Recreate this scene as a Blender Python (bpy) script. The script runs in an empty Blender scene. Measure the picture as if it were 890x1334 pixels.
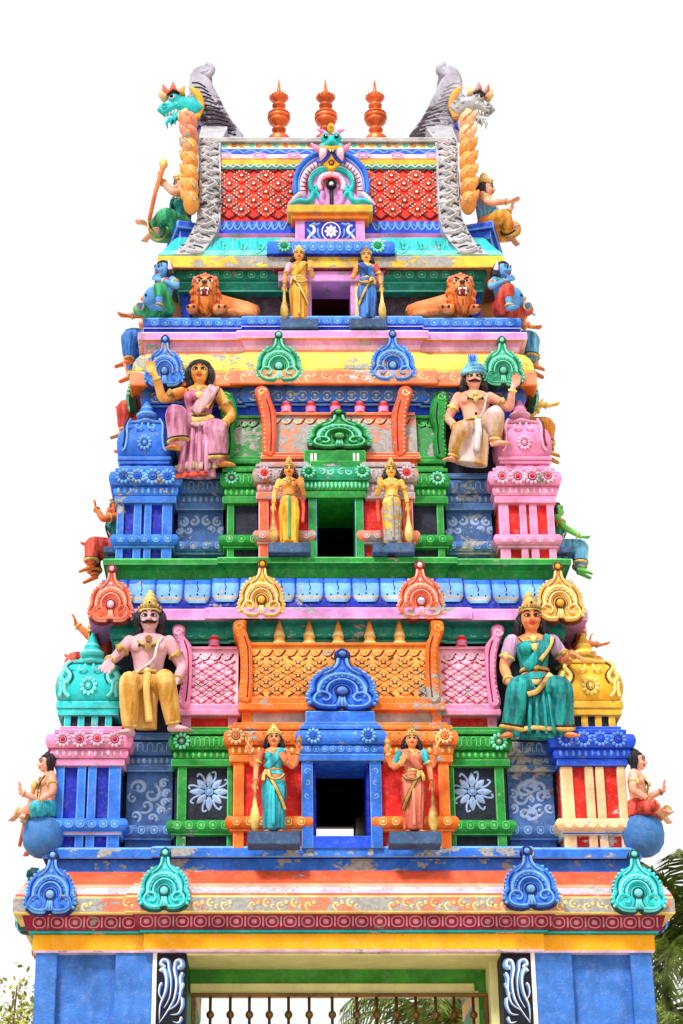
import bpy, bmesh, math, random
from mathutils import Vector, Matrix
random.seed(7)
SC = bpy.context.scene
COL = SC.collection
# ------------------------------------------------------------------ camera
FPX, TH, CX, CY, CZ, PX0, PY0 = 2500.0, math.radians(24), -0.646, -17.5, 1.6, 355.0, 667.0
cam_d = bpy.data.cameras.new('camera'); cam = bpy.data.objects.new('camera', cam_d); COL.objects.link(cam)
cam_d.sensor_fit = 'VERTICAL'; cam_d.sensor_height = 36.0; cam_d.lens = FPX/1334*36
cam_d.shift_x = (445-PX0)/1334; cam_d.clip_end = 2000
cam.location = (CX, CY, CZ); cam.rotation_euler = (math.pi/2+TH, 0, 0)
SC.camera = cam
# ------------------------------------------------------------------ sky, sun, exposure
SUN_EL, SUN_AZ = math.radians(50), math.radians(205)     # azimuth measured from +Y, clockwise seen from above
world = bpy.data.worlds.new('World'); SC.world = world; world.use_nodes = True
wn, wl = world.node_tree.nodes, world.node_tree.links
for n in list(wn): wn.remove(n)
sky = wn.new('ShaderNodeTexSky'); sky.sky_type = 'NISHITA'; sky.sun_disc = False
sky.sun_elevation = SUN_EL; sky.sun_rotation = SUN_AZ; sky.air_density = 1.5; sky.dust_density = 6.0
hz = wn.new('ShaderNodeMixRGB'); hz.inputs[0].default_value = 0.86; hz.inputs[2].default_value = (8.0, 8.0, 8.0, 1)   # bright white hazy overcast
bg = wn.new('ShaderNodeBackground'); bg.inputs[1].default_value = 0.12
wo = wn.new('ShaderNodeOutputWorld')
wl.new(sky.outputs[0], hz.inputs[1]); wl.new(hz.outputs[0], bg.inputs[0]); wl.new(bg.outputs[0], wo.inputs[0])
sun_d = bpy.data.lights.new('sun', 'SUN'); sun = bpy.data.objects.new('sun', sun_d); COL.objects.link(sun)
sun_d.energy = 2.9; sun_d.angle = math.radians(11); sun_d.color = (1, .96, .9)
sdir = Vector((math.sin(SUN_AZ)*math.cos(SUN_EL), math.cos(SUN_AZ)*math.cos(SUN_EL), math.sin(SUN_EL)))
sun.rotation_euler = sdir.to_track_quat('Z', 'Y').to_euler(); sun.location = (0, -10, 30)
SC.view_settings.view_transform = 'Standard'; SC.view_settings.look = 'None'
SC.view_settings.exposure = 0.28; SC.view_settings.gamma = 1.0

# ------------------------------------------------------------------ photo pixel -> world point at depth Y
def P(px, py, Y):
    u = (px-PX0)/FPX; v = (PY0-py)/FPX
    dy = math.cos(TH)-v*math.sin(TH); dz = math.sin(TH)+v*math.cos(TH)
    t = (Y-CY)/dy
    return Vector((CX+u*t, Y, CZ+dz*t))
def Zr(py, Y): return P(400, py, Y).z
def Xc(px, py, Y): return P(px, py, Y).x
def mpp(py, Y): return P(401, py, Y).x-P(400, py, Y).x
YC = 1.9                                                   # middle of the tower, front to back

# ------------------------------------------------------------------ materials
MATS = {}
def lin(c): return tuple(((x/255)/12.92 if x/255 <= .04045 else ((x/255+.055)/1.055)**2.4) for x in c)
def paint(name, rgb, peel=.0, var=.15, streak=.5, rough=.55, under=(168, 166, 166), lift=None, metal=0, bump=.45, pscale=5.0, fold=0, chalk=.2):
    """weathered painted plaster: brushed tone variation, rain streaks, flaked patches showing the plaster"""
    if name in MATS: return MATS[name]
    m = bpy.data.materials.new(name); m.use_nodes = True; MATS[name] = m
    N, L = m.node_tree.nodes, m.node_tree.links
    b = N['Principled BSDF']; b.inputs['Roughness'].default_value = rough; b.inputs['Metallic'].default_value = metal
    if 'Specular IOR Level' in b.inputs: b.inputs['Specular IOR Level'].default_value = .22
    g = N.new('ShaderNodeNewGeometry')
    def noise(scale, detail, rgh=.55, vec=None):
        n = N.new('ShaderNodeTexNoise'); n.inputs['Scale'].default_value = scale; n.inputs['Detail'].default_value = detail
        n.inputs['Roughness'].default_value = rgh; L.new(vec or g.outputs['Position'], n.inputs['Vector']); return n.outputs['Fac']
    def ramp(fac, a, bb):
        r = N.new('ShaderNodeMapRange'); r.inputs[1].default_value = a; r.inputs[2].default_value = bb; L.new(fac, r.inputs[0]); r.clamp = True; return r.outputs[0]
    def mix(f, a, c):
        x = N.new('ShaderNodeMixRGB'); 
        if isinstance(f, float): x.inputs[0].default_value = f
        else: L.new(f, x.inputs[0])
        for i, q in ((1, a), (2, c)):
            if isinstance(q, tuple): x.inputs[i].default_value = (*q, 1)
            else: L.new(q, x.inputs[i])
        return x.outputs[0]
    c = lin(rgb)
    dark = tuple(x*(1-2.2*var) for x in c); lt = lift and lin(lift) or tuple(min(.95, x*(1+1.3*var)+.05*var) for x in c)
    fv = None
    if fold:
        fmap = N.new('ShaderNodeMapping'); fmap.inputs['Scale'].default_value = (fold, fold*.6, 2.2); L.new(g.outputs['Position'], fmap.inputs[0]); fv = fmap.outputs[0]
    n1 = noise(1.0, 3, .5, fv) if fold else noise(4.5, 5); col = mix(ramp(n1, .33, .68), dark, lt)  # cloth: painted ridge highlights, plus shade put into the colour of fold grooves
    if streak:
        mp = N.new('ShaderNodeMapping'); mp.inputs['Scale'].default_value = (9, 9, .8); L.new(g.outputs['Position'], mp.inputs[0])
        st = ramp(noise(1.6, 6, .65, mp.outputs[0]), .52, .78)
        ms = N.new('ShaderNodeMath'); ms.operation = 'MULTIPLY'; ms.inputs[1].default_value = streak; L.new(st, ms.inputs[0])
        col = mix(ms.outputs[0], col, tuple(x*.45+.02 for x in c))
    if chalk:                                            # sun-faded, dry-brushed patches
        fd = ramp(noise(16, 7, .72), .50, .70); mc = N.new('ShaderNodeMath'); mc.operation = 'MULTIPLY'; mc.inputs[1].default_value = chalk; L.new(fd, mc.inputs[0])
        col = mix(mc.outputs[0], col, tuple(min(.92, x*.6+.36) for x in c))
    sp = ramp(noise(42, 3, .6), .62, .72)
    ms2 = N.new('ShaderNodeMath'); ms2.operation = 'MULTIPLY'; ms2.inputs[1].default_value = .45; L.new(sp, ms2.inputs[0])
    col = mix(ms2.outputs[0], col, tuple(x*.4+.03 for x in c))
    if peel > 0:
        pmap = N.new('ShaderNodeMapping'); pmap.inputs['Scale'].default_value = (.75, .75, 1.25); L.new(g.outputs['Position'], pmap.inputs[0])
        n2 = noise(pscale*2.4, 10, .70, pmap.outputs[0]); n3 = noise(1.7, 3, .5)
        mm_ = N.new('ShaderNodeMath'); mm_.operation = 'MULTIPLY_ADD'; mm_.inputs[1].default_value = .9; L.new(n3, mm_.inputs[0]); L.new(n2, mm_.inputs[2])
        a = .95+(.5-peel)*.46
        pm = ramp(mm_.outputs[0], a, a+.012)
        gcol = mix(ramp(noise(30, 4), .4, .62), tuple(x*.72 for x in lin(under)), lin(under))
        col = mix(pm, col, gcol)
    L.new(col, b.inputs['Base Color'])
    bp = N.new('ShaderNodeBump'); bp.inputs['Strength'].default_value = bump; bp.inputs['Distance'].default_value = .012
    if fold: bp.inputs['Strength'].default_value = 1.0; bp.inputs['Distance'].default_value = .045; L.new(n1, bp.inputs['Height'])
    else: L.new(noise(55, 5), bp.inputs['Height'])
    if peel > 0:
        bp2 = N.new('ShaderNodeBump'); bp2.inputs['Strength'].default_value = .6; bp2.inputs['Distance'].default_value = .006; bp2.invert = True
        L.new(pm, bp2.inputs['Height']); L.new(bp.outputs[0], bp2.inputs['Normal']); L.new(bp2.outputs[0], b.inputs['Normal'])
    else: L.new(bp.outputs[0], b.inputs['Normal'])
    return m
blue = paint('blue', (38, 112, 228), peel=.1)
blue2 = paint('blue_flaked', (38, 112, 226), peel=.36, pscale=3.2)
blue_lt = paint('blue_pale', (112, 172, 246), peel=.12)
blue_wall = paint('blue_wall', (56, 116, 206), var=.12, streak=.55, chalk=.22, bump=.7)
blue_dk = paint('blue_deep', (6, 32, 176), peel=.04)
royal = paint('royal_blue', (14, 74, 222), peel=.08)
royal_lt = paint('royal_blue_pale', (90, 140, 246), peel=.08)
slate = paint('slate_blue', (58, 100, 166), peel=.2)
slate_lt = paint('slate_blue_pale', (122, 158, 206), peel=.22)
navy = paint('navy', (9, 20, 46), var=.2, chalk=.05)
lilac_worn = paint('lilac_worn', (228, 196, 232), peel=.52, under=(190, 186, 190))
salmon_fade = paint('salmon_fade', (246, 160, 132), peel=.2)
lilac = paint('lilac', (218, 146, 220), peel=.2)
lilac_lt = paint('lilac_pale', (238, 200, 240), peel=.1)
pink = paint('pink', (240, 138, 190), peel=.1)
pink_lt = paint('pink_pale', (250, 186, 214), peel=.15)
orange = paint('orange', (250, 112, 26), peel=.12)
orange_lt = paint('orange_pale', (255, 158, 72), peel=.1)
coral = paint('coral', (245, 92, 52), peel=.2)
coral_pl = paint('coral_peeled', (244, 128, 96), peel=.64, pscale=4)
red = paint('red', (222, 14, 10), peel=.06, var=.2)
red_pl = paint('red_flaked', (214, 26, 14), peel=.28, under=(214, 190, 180))
green = paint('green', (12, 138, 48), peel=.06)
green_lt = paint('green_pale', (92, 196, 104), peel=.1)
green_pl = paint('green_peeled', (46, 146, 70), peel=.45)
teal = paint('teal', (4, 138, 122), peel=.15)
teal_lt = paint('teal_pale', (96, 206, 190), peel=.12)
seagreen = paint('sea_green', (20, 156, 116), peel=.05)
seagreen_lt = paint('sea_green_pale', (120, 222, 192))
turq = paint('turquoise', (20, 192, 200), peel=.05)
turq_lt = paint('turquoise_pale', (120, 232, 232))
yellow = paint('yellow', (255, 170, 8), var=.06, streak=.12)
yellow_pl = paint('yellow_peeled', (250, 190, 60), peel=.42, pscale=3.5)
lemon = paint('lemon_yellow', (255, 218, 92), peel=.2, pscale=6)
amber = paint('amber', (250, 176, 34), peel=.05)
amber_lt = paint('amber_pale', (255, 216, 130), peel=.08)
ochre = paint('ochre', (232, 166, 76), peel=.04)
ochre_lt = paint('ochre_pale', (252, 214, 150))
crimson = paint('crimson', (142, 16, 58), peel=.06)
crimson_lt = paint('rose_scallop', (206, 132, 158), peel=.2)
greyp = paint('bare_plaster', (176, 174, 176), var=.2, streak=.5)
grey_scroll = paint('grey_scroll', (178, 178, 188), peel=.2, under=(110, 100, 116), var=.15)
plum = paint('plum_wall', (62, 46, 66), peel=.2, under=(120, 112, 118))
plum_dk = paint('plum_groove', (44, 30, 46))
mottle = paint('mottled_crest', (166, 164, 184), peel=.46, under=(64, 48, 66), pscale=6)
terra = paint('terracotta', (226, 132, 96), peel=.2, under=(200, 190, 190))
peach = paint('peach', (255, 196, 148), peel=.15, under=(206, 200, 200))
salmon = paint('salmon', (244, 140, 104), peel=.06)
white = paint('white', (236, 236, 238), streak=.3, var=.06)
cream = paint('cream_plaster', (236, 230, 170), streak=.15, var=.06)
grn_in = paint('green_interior', (64, 150, 56), streak=.1)
ink = paint('dark_line', (16, 14, 30), streak=0, var=0, chalk=0)
maroon = paint('maroon_line', (120, 16, 20), streak=0)
copper = paint('copper', (232, 104, 50), rough=.32, metal=.55, var=.2, streak=.4)
bronze = paint('bronze', (120, 84, 40), rough=.35, metal=.7, streak=.3)
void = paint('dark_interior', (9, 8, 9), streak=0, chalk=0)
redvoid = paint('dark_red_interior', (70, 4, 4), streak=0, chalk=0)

# ------------------------------------------------------------------ mesh builder
class MB:
    def __init__(s): s.v, s.f, s.m, s.sm, s.mats = [], [], [], [], []
    def mi(s, mat):
        if mat not in s.mats: s.mats.append(mat)
        return s.mats.index(mat)
    def add(s, vs, fs, mat, smooth=False):
        o = len(s.v); s.v.extend([tuple(p) for p in vs])
        if not isinstance(mat, list): mat = [mat]*len(fs)
        for f, m in zip(fs, mat): s.f.append(tuple(i+o for i in f)); s.m.append(s.mi(m)); s.sm.append(smooth)
    def box(s, x0, x1, y0, y1, z0, z1, mat, b=.006, edge=None):
        b = min(b, abs(x1-x0)*.3, abs(y1-y0)*.3, abs(z1-z0)*.3)
        X, Y, Z = (x0, x1), (y0, y1), (z0, z1); vs = []; idx = {}
        for i in (0, 1):
            for j in (0, 1):
                for k in (0, 1):
                    sx, sy, sz = 1-2*i, 1-2*j, 1-2*k
                    for a, p in enumerate(((X[i], Y[j]+sy*b, Z[k]+sz*b), (X[i]+sx*b, Y[j], Z[k]+sz*b), (X[i]+sx*b, Y[j]+sy*b, Z[k]))):
                        idx[i, j, k, a] = len(vs); vs.append(p)
        q = lambda *t: tuple(idx[x] for x in t)
        fs, ms = [], []
        for i in (0, 1): fs.append(q((i,0,0,0),(i,1,0,0),(i,1,1,0),(i,0,1,0))); ms.append(mat)
        for j in (0, 1): fs.append(q((0,j,0,1),(1,j,0,1),(1,j,1,1),(0,j,1,1))); ms.append(mat)
        for k in (0, 1): fs.append(q((0,0,k,2),(1,0,k,2),(1,1,k,2),(0,1,k,2))); ms.append(mat)
        e = edge or mat
        for j in (0, 1):
            for k in (0, 1): fs.append(q((0,j,k,1),(1,j,k,1),(1,j,k,2),(0,j,k,2))); ms.append(e if j == 0 else mat)
        for i in (0, 1):
            for k in (0, 1): fs.append(q((i,0,k,0),(i,1,k,0),(i,1,k,2),(i,0,k,2))); ms.append(e)
            for j in (0, 1): fs.append(q((i,j,0,0),(i,j,1,0),(i,j,1,1),(i,j,0,1))); ms.append(e if j == 0 else mat)
            for j in (0, 1):
                for k in (0, 1): fs.append(q((i,j,k,0),(i,j,k,1),(i,j,k,2))); ms.append(e)
        s.add(vs, fs, ms)
    def rings(s, rings, mats, smooth=True, cap0=True, cap1=True, closed=True):
        n = len(rings[0]); vs = [p for r in rings for p in r]; fs, ms = [], []
        if not isinstance(mats, list): mats = [mats]*(len(rings)-1)
        for i in range(len(rings)-1):
            for j in range(n if closed else n-1):
                k = (j+1) % n; fs.append((i*n+j, i*n+k, (i+1)*n+k, (i+1)*n+j)); ms.append(mats[i])
        if cap0: fs.append(tuple(range(n))[::-1]); ms.append(mats[0])
        if cap1: fs.append(tuple((len(rings)-1)*n+j for j in range(n))); ms.append(mats[-1])
        s.add(vs, fs, ms, smooth)
    def tube(s, path, rad, mat, seg=8, flat=1.0, up=None, smooth=True):
        """rad: number, list of numbers or list of (a, b) half-widths"""
        path = [Vector(p) for p in path]; n = len(path)
        if not isinstance(rad, (list, tuple)): rad = [rad]*n
        rings = []; ref = Vector(up) if up else None
        for i, p in enumerate(path):
            t = (path[min(i+1, n-1)]-path[max(i-1, 0)]).normalized()
            if ref is None: ref = Vector((0, -1, 0)) if abs(t.y) < .8 else Vector((0, 0, 1))
            a = ref.cross(t)
            if a.length < 1e-4: a = Vector((1, 0, 0)).cross(t)
            a.normalize(); b = t.cross(a).normalized()
            if not up: ref = b
            r = rad[i]; ra, rb = r if isinstance(r, (tuple, list)) else (r, r*flat)
            rings.append([p+a*(ra*math.cos(2*math.pi*k/seg))+b*(rb*math.sin(2*math.pi*k/seg)) for k in range(seg)])
        s.rings(rings, mat, smooth)
    def lathe(s, prof, c, mat, seg=16, sx=1, sy=1, smooth=True):
        c = Vector(c)
        rings = [[c+Vector((r*sx*math.cos(2*math.pi*k/seg), r*sy*math.sin(2*math.pi*k/seg), z)) for k in range(seg)] for r, z in prof]
        s.rings(rings, mat, smooth)
    def ell(s, c, r, mat, seg=12, rg=7, M=None):
        c = Vector(c); r = r if isinstance(r, (tuple, list)) else (r, r, r); rings = []
        for i in range(rg+1):
            a = -math.pi/2+math.pi*(i+.02 if i == 0 else i-.02 if i == rg else i)/rg
            q = [Vector((r[0]*math.cos(a)*math.cos(2*math.pi*k/seg), r[1]*math.cos(a)*math.sin(2*math.pi*k/seg), r[2]*math.sin(a))) for k in range(seg)]
            rings.append([c+(M @ p if M else p) for p in q])
        s.rings(rings, mat, True)
    def outline(s, pts, fr, d0, d1, mat, bev=.0, side=None):
        """closed 2d outline (a,b) in frame fr=(O,U,V,N), from depth d0 (back) to d1 (front along N), soft front edge"""
        O, U, V, N = fr; n = len(pts)
        cx = sum(p[0] for p in pts)/n; cy = sum(p[1] for p in pts)/n
        area = sum(pts[i][0]*pts[(i+1) % n][1]-pts[(i+1) % n][0]*pts[i][1] for i in range(n)); sg = 1 if area > 0 else -1
        ins = []
        for i in range(n):
            a = Vector(pts[i-1]); b = Vector(pts[i]); c = Vector(pts[(i+1) % n]); d = (c-a)
            if d.length < 1e-9: d = Vector((1, 0))
            d.normalize(); ins.append(b+Vector((-d.y, d.x))*sg*bev)
        R = lambda q, d: [O+U*p[0]+V*p[1]+N*d for p in q]
        rr = [R(pts, d0), R(pts, d1-bev), R(ins, d1)] if bev else [R(pts, d0), R(pts, d1)]
        s.rings(rr, [side or mat]*(len(rr)-1), False, True, False)
        s.add(rr[-1], [tuple(range(n))], mat)
    def stroke(s, pts, fr, w, h, mat, seg=5, d=0.0):
        """raised brush stroke in frame fr: half-round ribbon, w = half width (list or number)"""
        O, U, V, N = fr; n = len(pts); w = w if isinstance(w, (list, tuple)) else [w]*n; rings = []
        for i, p in enumerate(pts):
            a = Vector(pts[max(i-1, 0)]); c = Vector(pts[min(i+1, n-1)]); t = c-a
            t = t.normalized() if t.length > 1e-9 else Vector((1, 0)); nn = Vector((-t.y, t.x))
            ring = []
            for k in range(seg):
                an = math.pi*k/(seg-1); q = Vector(p)+nn*(w[i]*math.cos(an))
                ring.append(O+U*q.x+V*q.y+N*(d+h*min(1, w[i]/max(w))*math.sin(an)-.002))
            rings.append(ring)
        s.rings(rings, mat, True, True, True, closed=False)
    def mesh(s, name):
        me = bpy.data.meshes.new(name); me.from_pydata(s.v, [], s.f)
        for m in s.mats: me.materials.append(m)
        me.polygons.foreach_set('material_index', s.m); me.polygons.foreach_set('use_smooth', s.sm); me.update()
        bm = bmesh.new(); bm.from_mesh(me); bmesh.ops.recalc_face_normals(bm, faces=bm.faces); bm.to_mesh(me); bm.free()
        return me
    def build(s, name, parent=None, M=None):
        return put(name, s.mesh(name), parent, M)
def put(name, me, parent=None, M=None):
    o = bpy.data.objects.new(name, me); COL.objects.link(o); o.parent = parent
    if M is not None: o.matrix_local = M
    return o
def tag(o, label=None, cat=None, group=None, kind=None):
    if label: o['label'] = label
    if cat: o['category'] = cat
    if group: o['group'] = group
    if kind: o['kind'] = kind
    return o
def empty(name, loc=(0, 0, 0)):
    o = bpy.data.objects.new(name, None); COL.objects.link(o); o.location = loc; o.empty_display_size = .2; return o
def smooth2(pts, k=4, closed=False):
    """Catmull-Rom through 2d or 3d points"""
    P_ = [Vector(p) for p in pts]; n = len(P_); out = []
    for i in range(n if closed else n-1):
        a, b, c, d = (P_[(i-1) % n] if closed or i > 0 else P_[0]), P_[i], P_[(i+1) % n], (P_[(i+2) % n] if closed or i+2 < n else P_[-1])
        for j in range(k):
            t = j/k; out.append(.5*((2*b)+(c-a)*t+(2*a-5*b+4*c-d)*t*t+(3*b-a-3*c+d)*t**3))
    if not closed: out.append(P_[-1])
    return out
def spiral(cx, cy, r0, r1, a0, turns, n=14):
    return [(cx+(r0+(r1-r0)*i/n)*math.cos(a0+turns*2*math.pi*i/n), cy+(r0+(r1-r0)*i/n)*math.sin(a0+turns*2*math.pi*i/n)) for i in range(n+1)]
def frame_front(x, y, z, tilt=0.0, sc=1.0, sx=1):
    """frame facing the viewer (-Y); tilt leans the top backwards"""
    return (Vector((x, y, z)), Vector((sx*sc, 0, 0)), Vector((0, math.sin(tilt)*sc, math.cos(tilt)*sc)), Vector((0, -math.cos(tilt), math.sin(tilt))))
def fm(fr):
    O, U, V, N = fr; s_ = U.length
    return Matrix(((U.x, V.x, N.x*s_, O.x), (U.y, V.y, N.y*s_, O.y), (U.z, V.z, N.z*s_, O.z), (0, 0, 0, 1)))
ID = (Vector((0, 0, 0)), Vector((1, 0, 0)), Vector((0, 1, 0)), Vector((0, 0, 1)))   # unit frame: a right, b up, N towards viewer

def plan(W, yf, cw=0, cp=0, yb=None):
    """rectangular plan with middle bays standing proud on the long sides; list of ((x,y),(dirx,diry))"""
    yb = 2*YC-yf if yb is None else yb
    if not cw: return [((-W, yf), (-1, -1)), ((W, yf), (1, -1)), ((W, yb), (1, 1)), ((-W, yb), (-1, 1))]
    return [((-W, yf), (-1, -1)), ((-cw, yf), (-1, -1)), ((-cw, yf-cp), (-1, -1)), ((cw, yf-cp), (1, -1)), ((cw, yf), (1, -1)), ((W, yf), (1, -1)),
            ((W, yb), (1, 1)), ((cw, yb), (1, 1)), ((cw, yb+cp), (1, 1)), ((-cw, yb+cp), (-1, 1)), ((-cw, yb), (-1, 1)), ((-W, yb), (-1, 1))]
def course(mb, pl, rows, yf, conv=True):
    """rows: (py, out, material of the face up to the next row)"""
    rings = []; 
    for r in rows:
        z = Zr(r[0], yf-r[1]) if conv else r[0]
        rings.append([(p[0]+d[0]*r[1], p[1]+d[1]*r[1], z) for p, d in pl])
    mb.rings(rings, [r[2] for r in rows[:-1]], False)
def bayplan(x0, x1, yf, yb): return [((x0, yf), (-1, -1)), ((x1, yf), (1, -1)), ((x1, yb), (1, 0)), ((x0, yb), (-1, 0))]
def roll(z0, z1, o, bulge, mat, n=5):
    return [(z0+(z1-z0)*i/n, o+bulge*math.sin(math.pi*(.12+.76*i/n)), mat) for i in range(n+1)]
# ================================================================== the setting
g = MB(); g.add([(-900, -900, 0), (900, -900, 0), (900, 1500, 0), (-900, 1500, 0)], [(0, 1, 2, 3)], paint('sandy_ground', (206, 190, 158), var=.15, streak=0))
tag(g.build('ground'), kind='structure')
tower = tag(empty('temple_tower'), 'tall tiered temple gate tower painted in bright blue, green, orange and pink', 'temple tower')

# ------------------------------------------------------------------ unit ornaments (shared meshes)
def cached(fn):
    store = {}
    def w(*a):
        if a not in store: store[a] = fn(*a)
        return store[a]
    return w
@cached
def rosette_mesh(mat, petal, knob):
    mb = MB(); mb.outline([(.34*math.cos(i*math.pi/8), .34*math.sin(i*math.pi/8)) for i in range(16)], ID, -.05, .08, mat, .03)
    for i in range(11):
        a = 2*math.pi*i/11+.2; M = Matrix.Rotation(a, 3, 'Z')
        mb.ell((.36*math.cos(a), .36*math.sin(a), .06), (.13, .10, .11), petal, 8, 5, M)
    mb.lathe([(.20, .08), (.18, .13), (.14, .13), (.13, .07)], (0, 0, 0), mat, 14); mb.lathe([(.235, .07), (.225, .095), (.20, .095)], (0, 0, 0), ink, 14)
    mb.ell((0, 0, .09), (.12, .12, .12), knob, 10, 6)
    mb.stroke([(0, -.1), (0, -.36)], ID, .025, .03, ink, 5, .09)
    return mb.mesh('rosette')
RV = random.Random(11)
def rosette(x, y, z, d, mat, petal, knob, parent):
    d *= RV.uniform(.93, 1.06)
    return put('rosette', rosette_mesh(mat, petal, knob), parent, Matrix.Translation((x+RV.uniform(-.006, .006), y, z+RV.uniform(-.005, .005))) @ fm(frame_front(0, 0, 0, RV.uniform(-.05, .08), d)) @ Matrix.Rotation(RV.uniform(-.4, .4), 4, 'Z'))
@cached
def scallop_mesh(mat, rim):
    mb = MB(); rr = []
    for r, h in ((.5, -.02), (.48, .09), (.40, .11), (.34, .05), (.2, .08), (.16, .12), (.05, .13)):
        ring = []
        for k in range(16):
            c_, s_ = math.cos(2*math.pi*k/16), math.sin(2*math.pi*k/16); ring.append(Vector((r*math.copysign(abs(c_)**.75, c_), r*math.copysign(abs(s_)**.75, s_), h)))
        rr.append(ring)
    mb.rings(rr, [mat, mat, rim, rim, mat, mat], True, False, True)
    return mb.mesh('scallop')
def scallop(x, y, z, w, h, mat, rim, parent, name='scallop', tilt=0):
    O = frame_front(x, y, z, tilt); M = fm(O) @ Matrix.Diagonal((w, h, w*.6, 1))
    return put(name, scallop_mesh(mat, rim), parent, M)
KO = [(0, .05), (.08, .01), (.18, .0), (.32, .015), (.44, .07), (.50, .16), (.485, .25), (.445, .31), (.455, .38), (.43, .47), (.36, .56), (.26, .64), (.15, .70), (.105, .76), (.085, .83), (.115, .89), (.09, .95), (.0, 1.0)]
AS = 1.25
@cached
def kudu_meshes(mat, lt, dk, knob, variant):
    half = [(x, y*AS) for x, y in KO]; right = smooth2(half, 3); full = right+[Vector((-p.x, p.y)) for p in right[-2:0:-1]]
    pl = MB(); pl.outline(full, ID, -.12, .05, mat, .025, dk)
    parts = [('backplate', pl.mesh('arch_backplate'))]
    body = [p for p in right if .06*AS < p.y < .70*AS]
    for s in (1, -1):
        rim = MB(); inn = [(s*(p.x-.045 if p.x > .1 else p.x), p.y-.012 if p.y > .3 else p.y+.02) for p in body]
        rim.stroke(inn, ID, .030, .045, mat, 5, .045)
        rim.stroke([(x*.90, y*.955+.02) for x, y in inn], ID, .012, .02, dk, 5, .045)
        for i in range(1, len(body)-1, 2):
            p = body[i]; q = (s*(p.x-.012), p.y); rim.ell((q[0], q[1], .05), (.034, .034, .04), lt, 7, 4)
        parts.append(('beaded_rim', rim.mesh('beaded_rim')))
    for s in (1, -1):
        sc = MB(); lob = [(s*.08, .06), (s*.16, .05), (s*.30, .07), (s*.385, .15), (s*.37, .26), (s*.29, .33), (s*.19, .30), (s*.16, .22), (s*.21, .16), (s*.27, .18)]
        lob = smooth2(lob, 3); sc.stroke(lob, ID, [.046-.022*i/len(lob) for i in range(len(lob))], .05, mat if variant else lt, 5, .045)
        sc.stroke([(x+s*.0, y) for x, y in lob], ID, [.016]*len(lob), .02, lt if variant else mat, 5, .088)
        gr = smooth2([(s*.30, .40), (s*.37, .34), (s*.44, .24), (s*.41, .13), (s*.33, .055)], 3); sc.stroke(gr, ID, .011, .012, dk, 5, .047)
        parts.append(('scroll', sc.mesh('scroll')))
    ar = MB()
    for r, w, m_, d in ((.335, .032, lt, .045), (.26, .013, dk, .045), (.215, .036, mat, .05), (.215, .012, lt, .095), (.15, .012, dk, .045)):
        pts = [(r*math.cos(a)*.98, .36+r*1.06*math.sin(a)) for a in [math.pi*(-.10+1.2*i/16) for i in range(17)]]
        ar.stroke(pts, ID, w, w*1.1, m_, 5, d)
    for i in range(9):
        a = math.pi*(.08+.84*i/8); ar.ell((.275*math.cos(a), .36+.30*math.sin(a), .05), (.02, .02, .03), lt, 6, 4)
    parts.append(('arch_moulding', ar.mesh('arch_moulding')))
    ct = MB(); ct.ell((0, .36, .06), (.085, .085, .085), knob, 12, 6); ct.lathe([(.11, 0), (.115, .04), (.095, .06), (.085, .02)], (0, .36, .04), dk, 14)
    for k in (-1, 0, 1): ct.stroke([(k*.03, .27), (k*.035, .18), (k*.06, .07)], ID, [.022, .02, .026], .045, lt, 5, .045)
    ct.stroke([(-.062, .28), (-.075, .18), (-.12, .08)], ID, .01, .01, dk, 5, .047); ct.stroke([(.062, .28), (.075, .18), (.12, .08)], ID, .01, .01, dk, 5, .047)
    parts.append(('boss', ct.mesh('boss')))
    nk = MB()
    for s in (1, -1):
        nk.stroke(smooth2([(s*.30, .70), (s*.18, .77), (s*.085, .88), (s*.06, 1.02)], 3), ID, .022, .03, lt, 5, .045)
        nk.stroke(smooth2([(s*.20, .71), (s*.10, .79), (s*.03, .92), (s*.02, 1.02)], 3), ID, .011, .012, dk, 5, .046)
        nk.stroke(smooth2([(0, .74), (s*.05, .70), (s*.11, .73)], 3), ID, .016, .03, lt, 5, .045)
    nk.ell((0, 1.115, .05), (.062, .062, .07), knob, 10, 6); nk.lathe([(.08, 0), (.085, .03), (.07, .045), (.062, .01)], (0, 1.115, .045), dk, 12)
    nk.ell((0, .80, .05), (.035, .05, .05), knob, 8, 5)
    parts.append(('bud', nk.mesh('bud')))
    return parts
def kudu(pl, pt, pr, pb, Y, tilt, cols, side=1, variant=0, lean=0):
    """arch-shaped gable ornament filling the photo box (left, top, right, bottom) at depth Y"""
    zb, zt = Zr(pb, Y), Zr(pt, Y+.05); xm = Xc((pl+pr)/2, pb, Y)*side; w = (pr-pl)*mpp((pt+pb)/2, Y); h = (zt-zb)/math.cos(tilt)
    M = Matrix.Translation((xm, Y, zb)) @ fm(frame_front(0, 0, 0, tilt)) @ Matrix.Rotation(lean+RV.uniform(-.03, .03), 4, 'Z') @ Matrix.Diagonal((w, h/AS, w, 1))
    ps = kudu_meshes(*cols, variant); root = put('arch_ornament', ps[0][1], tower, M)
    for n, me in ps[1:]:
        o = put(n, me, root)
        if n == 'beaded_rim': o['kind'] = 'stuff'
    return root
K_BLUE = (blue, blue_lt, paint('blue_groove', (8, 26, 110), streak=0), blue_lt); K_TURQ = (turq, turq_lt, paint('teal_groove', (0, 70, 80), streak=0), turq_lt)
K_RED = (coral, paint('pale_coral', (252, 168, 150), peel=.1), maroon, pink_lt); K_GOLD = (ochre, ochre_lt, paint('brown_groove', (80, 36, 14), streak=0), amber)
K_GRN = (seagreen, seagreen_lt, paint('green_groove', (0, 60, 40), streak=0), seagreen_lt)
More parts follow.
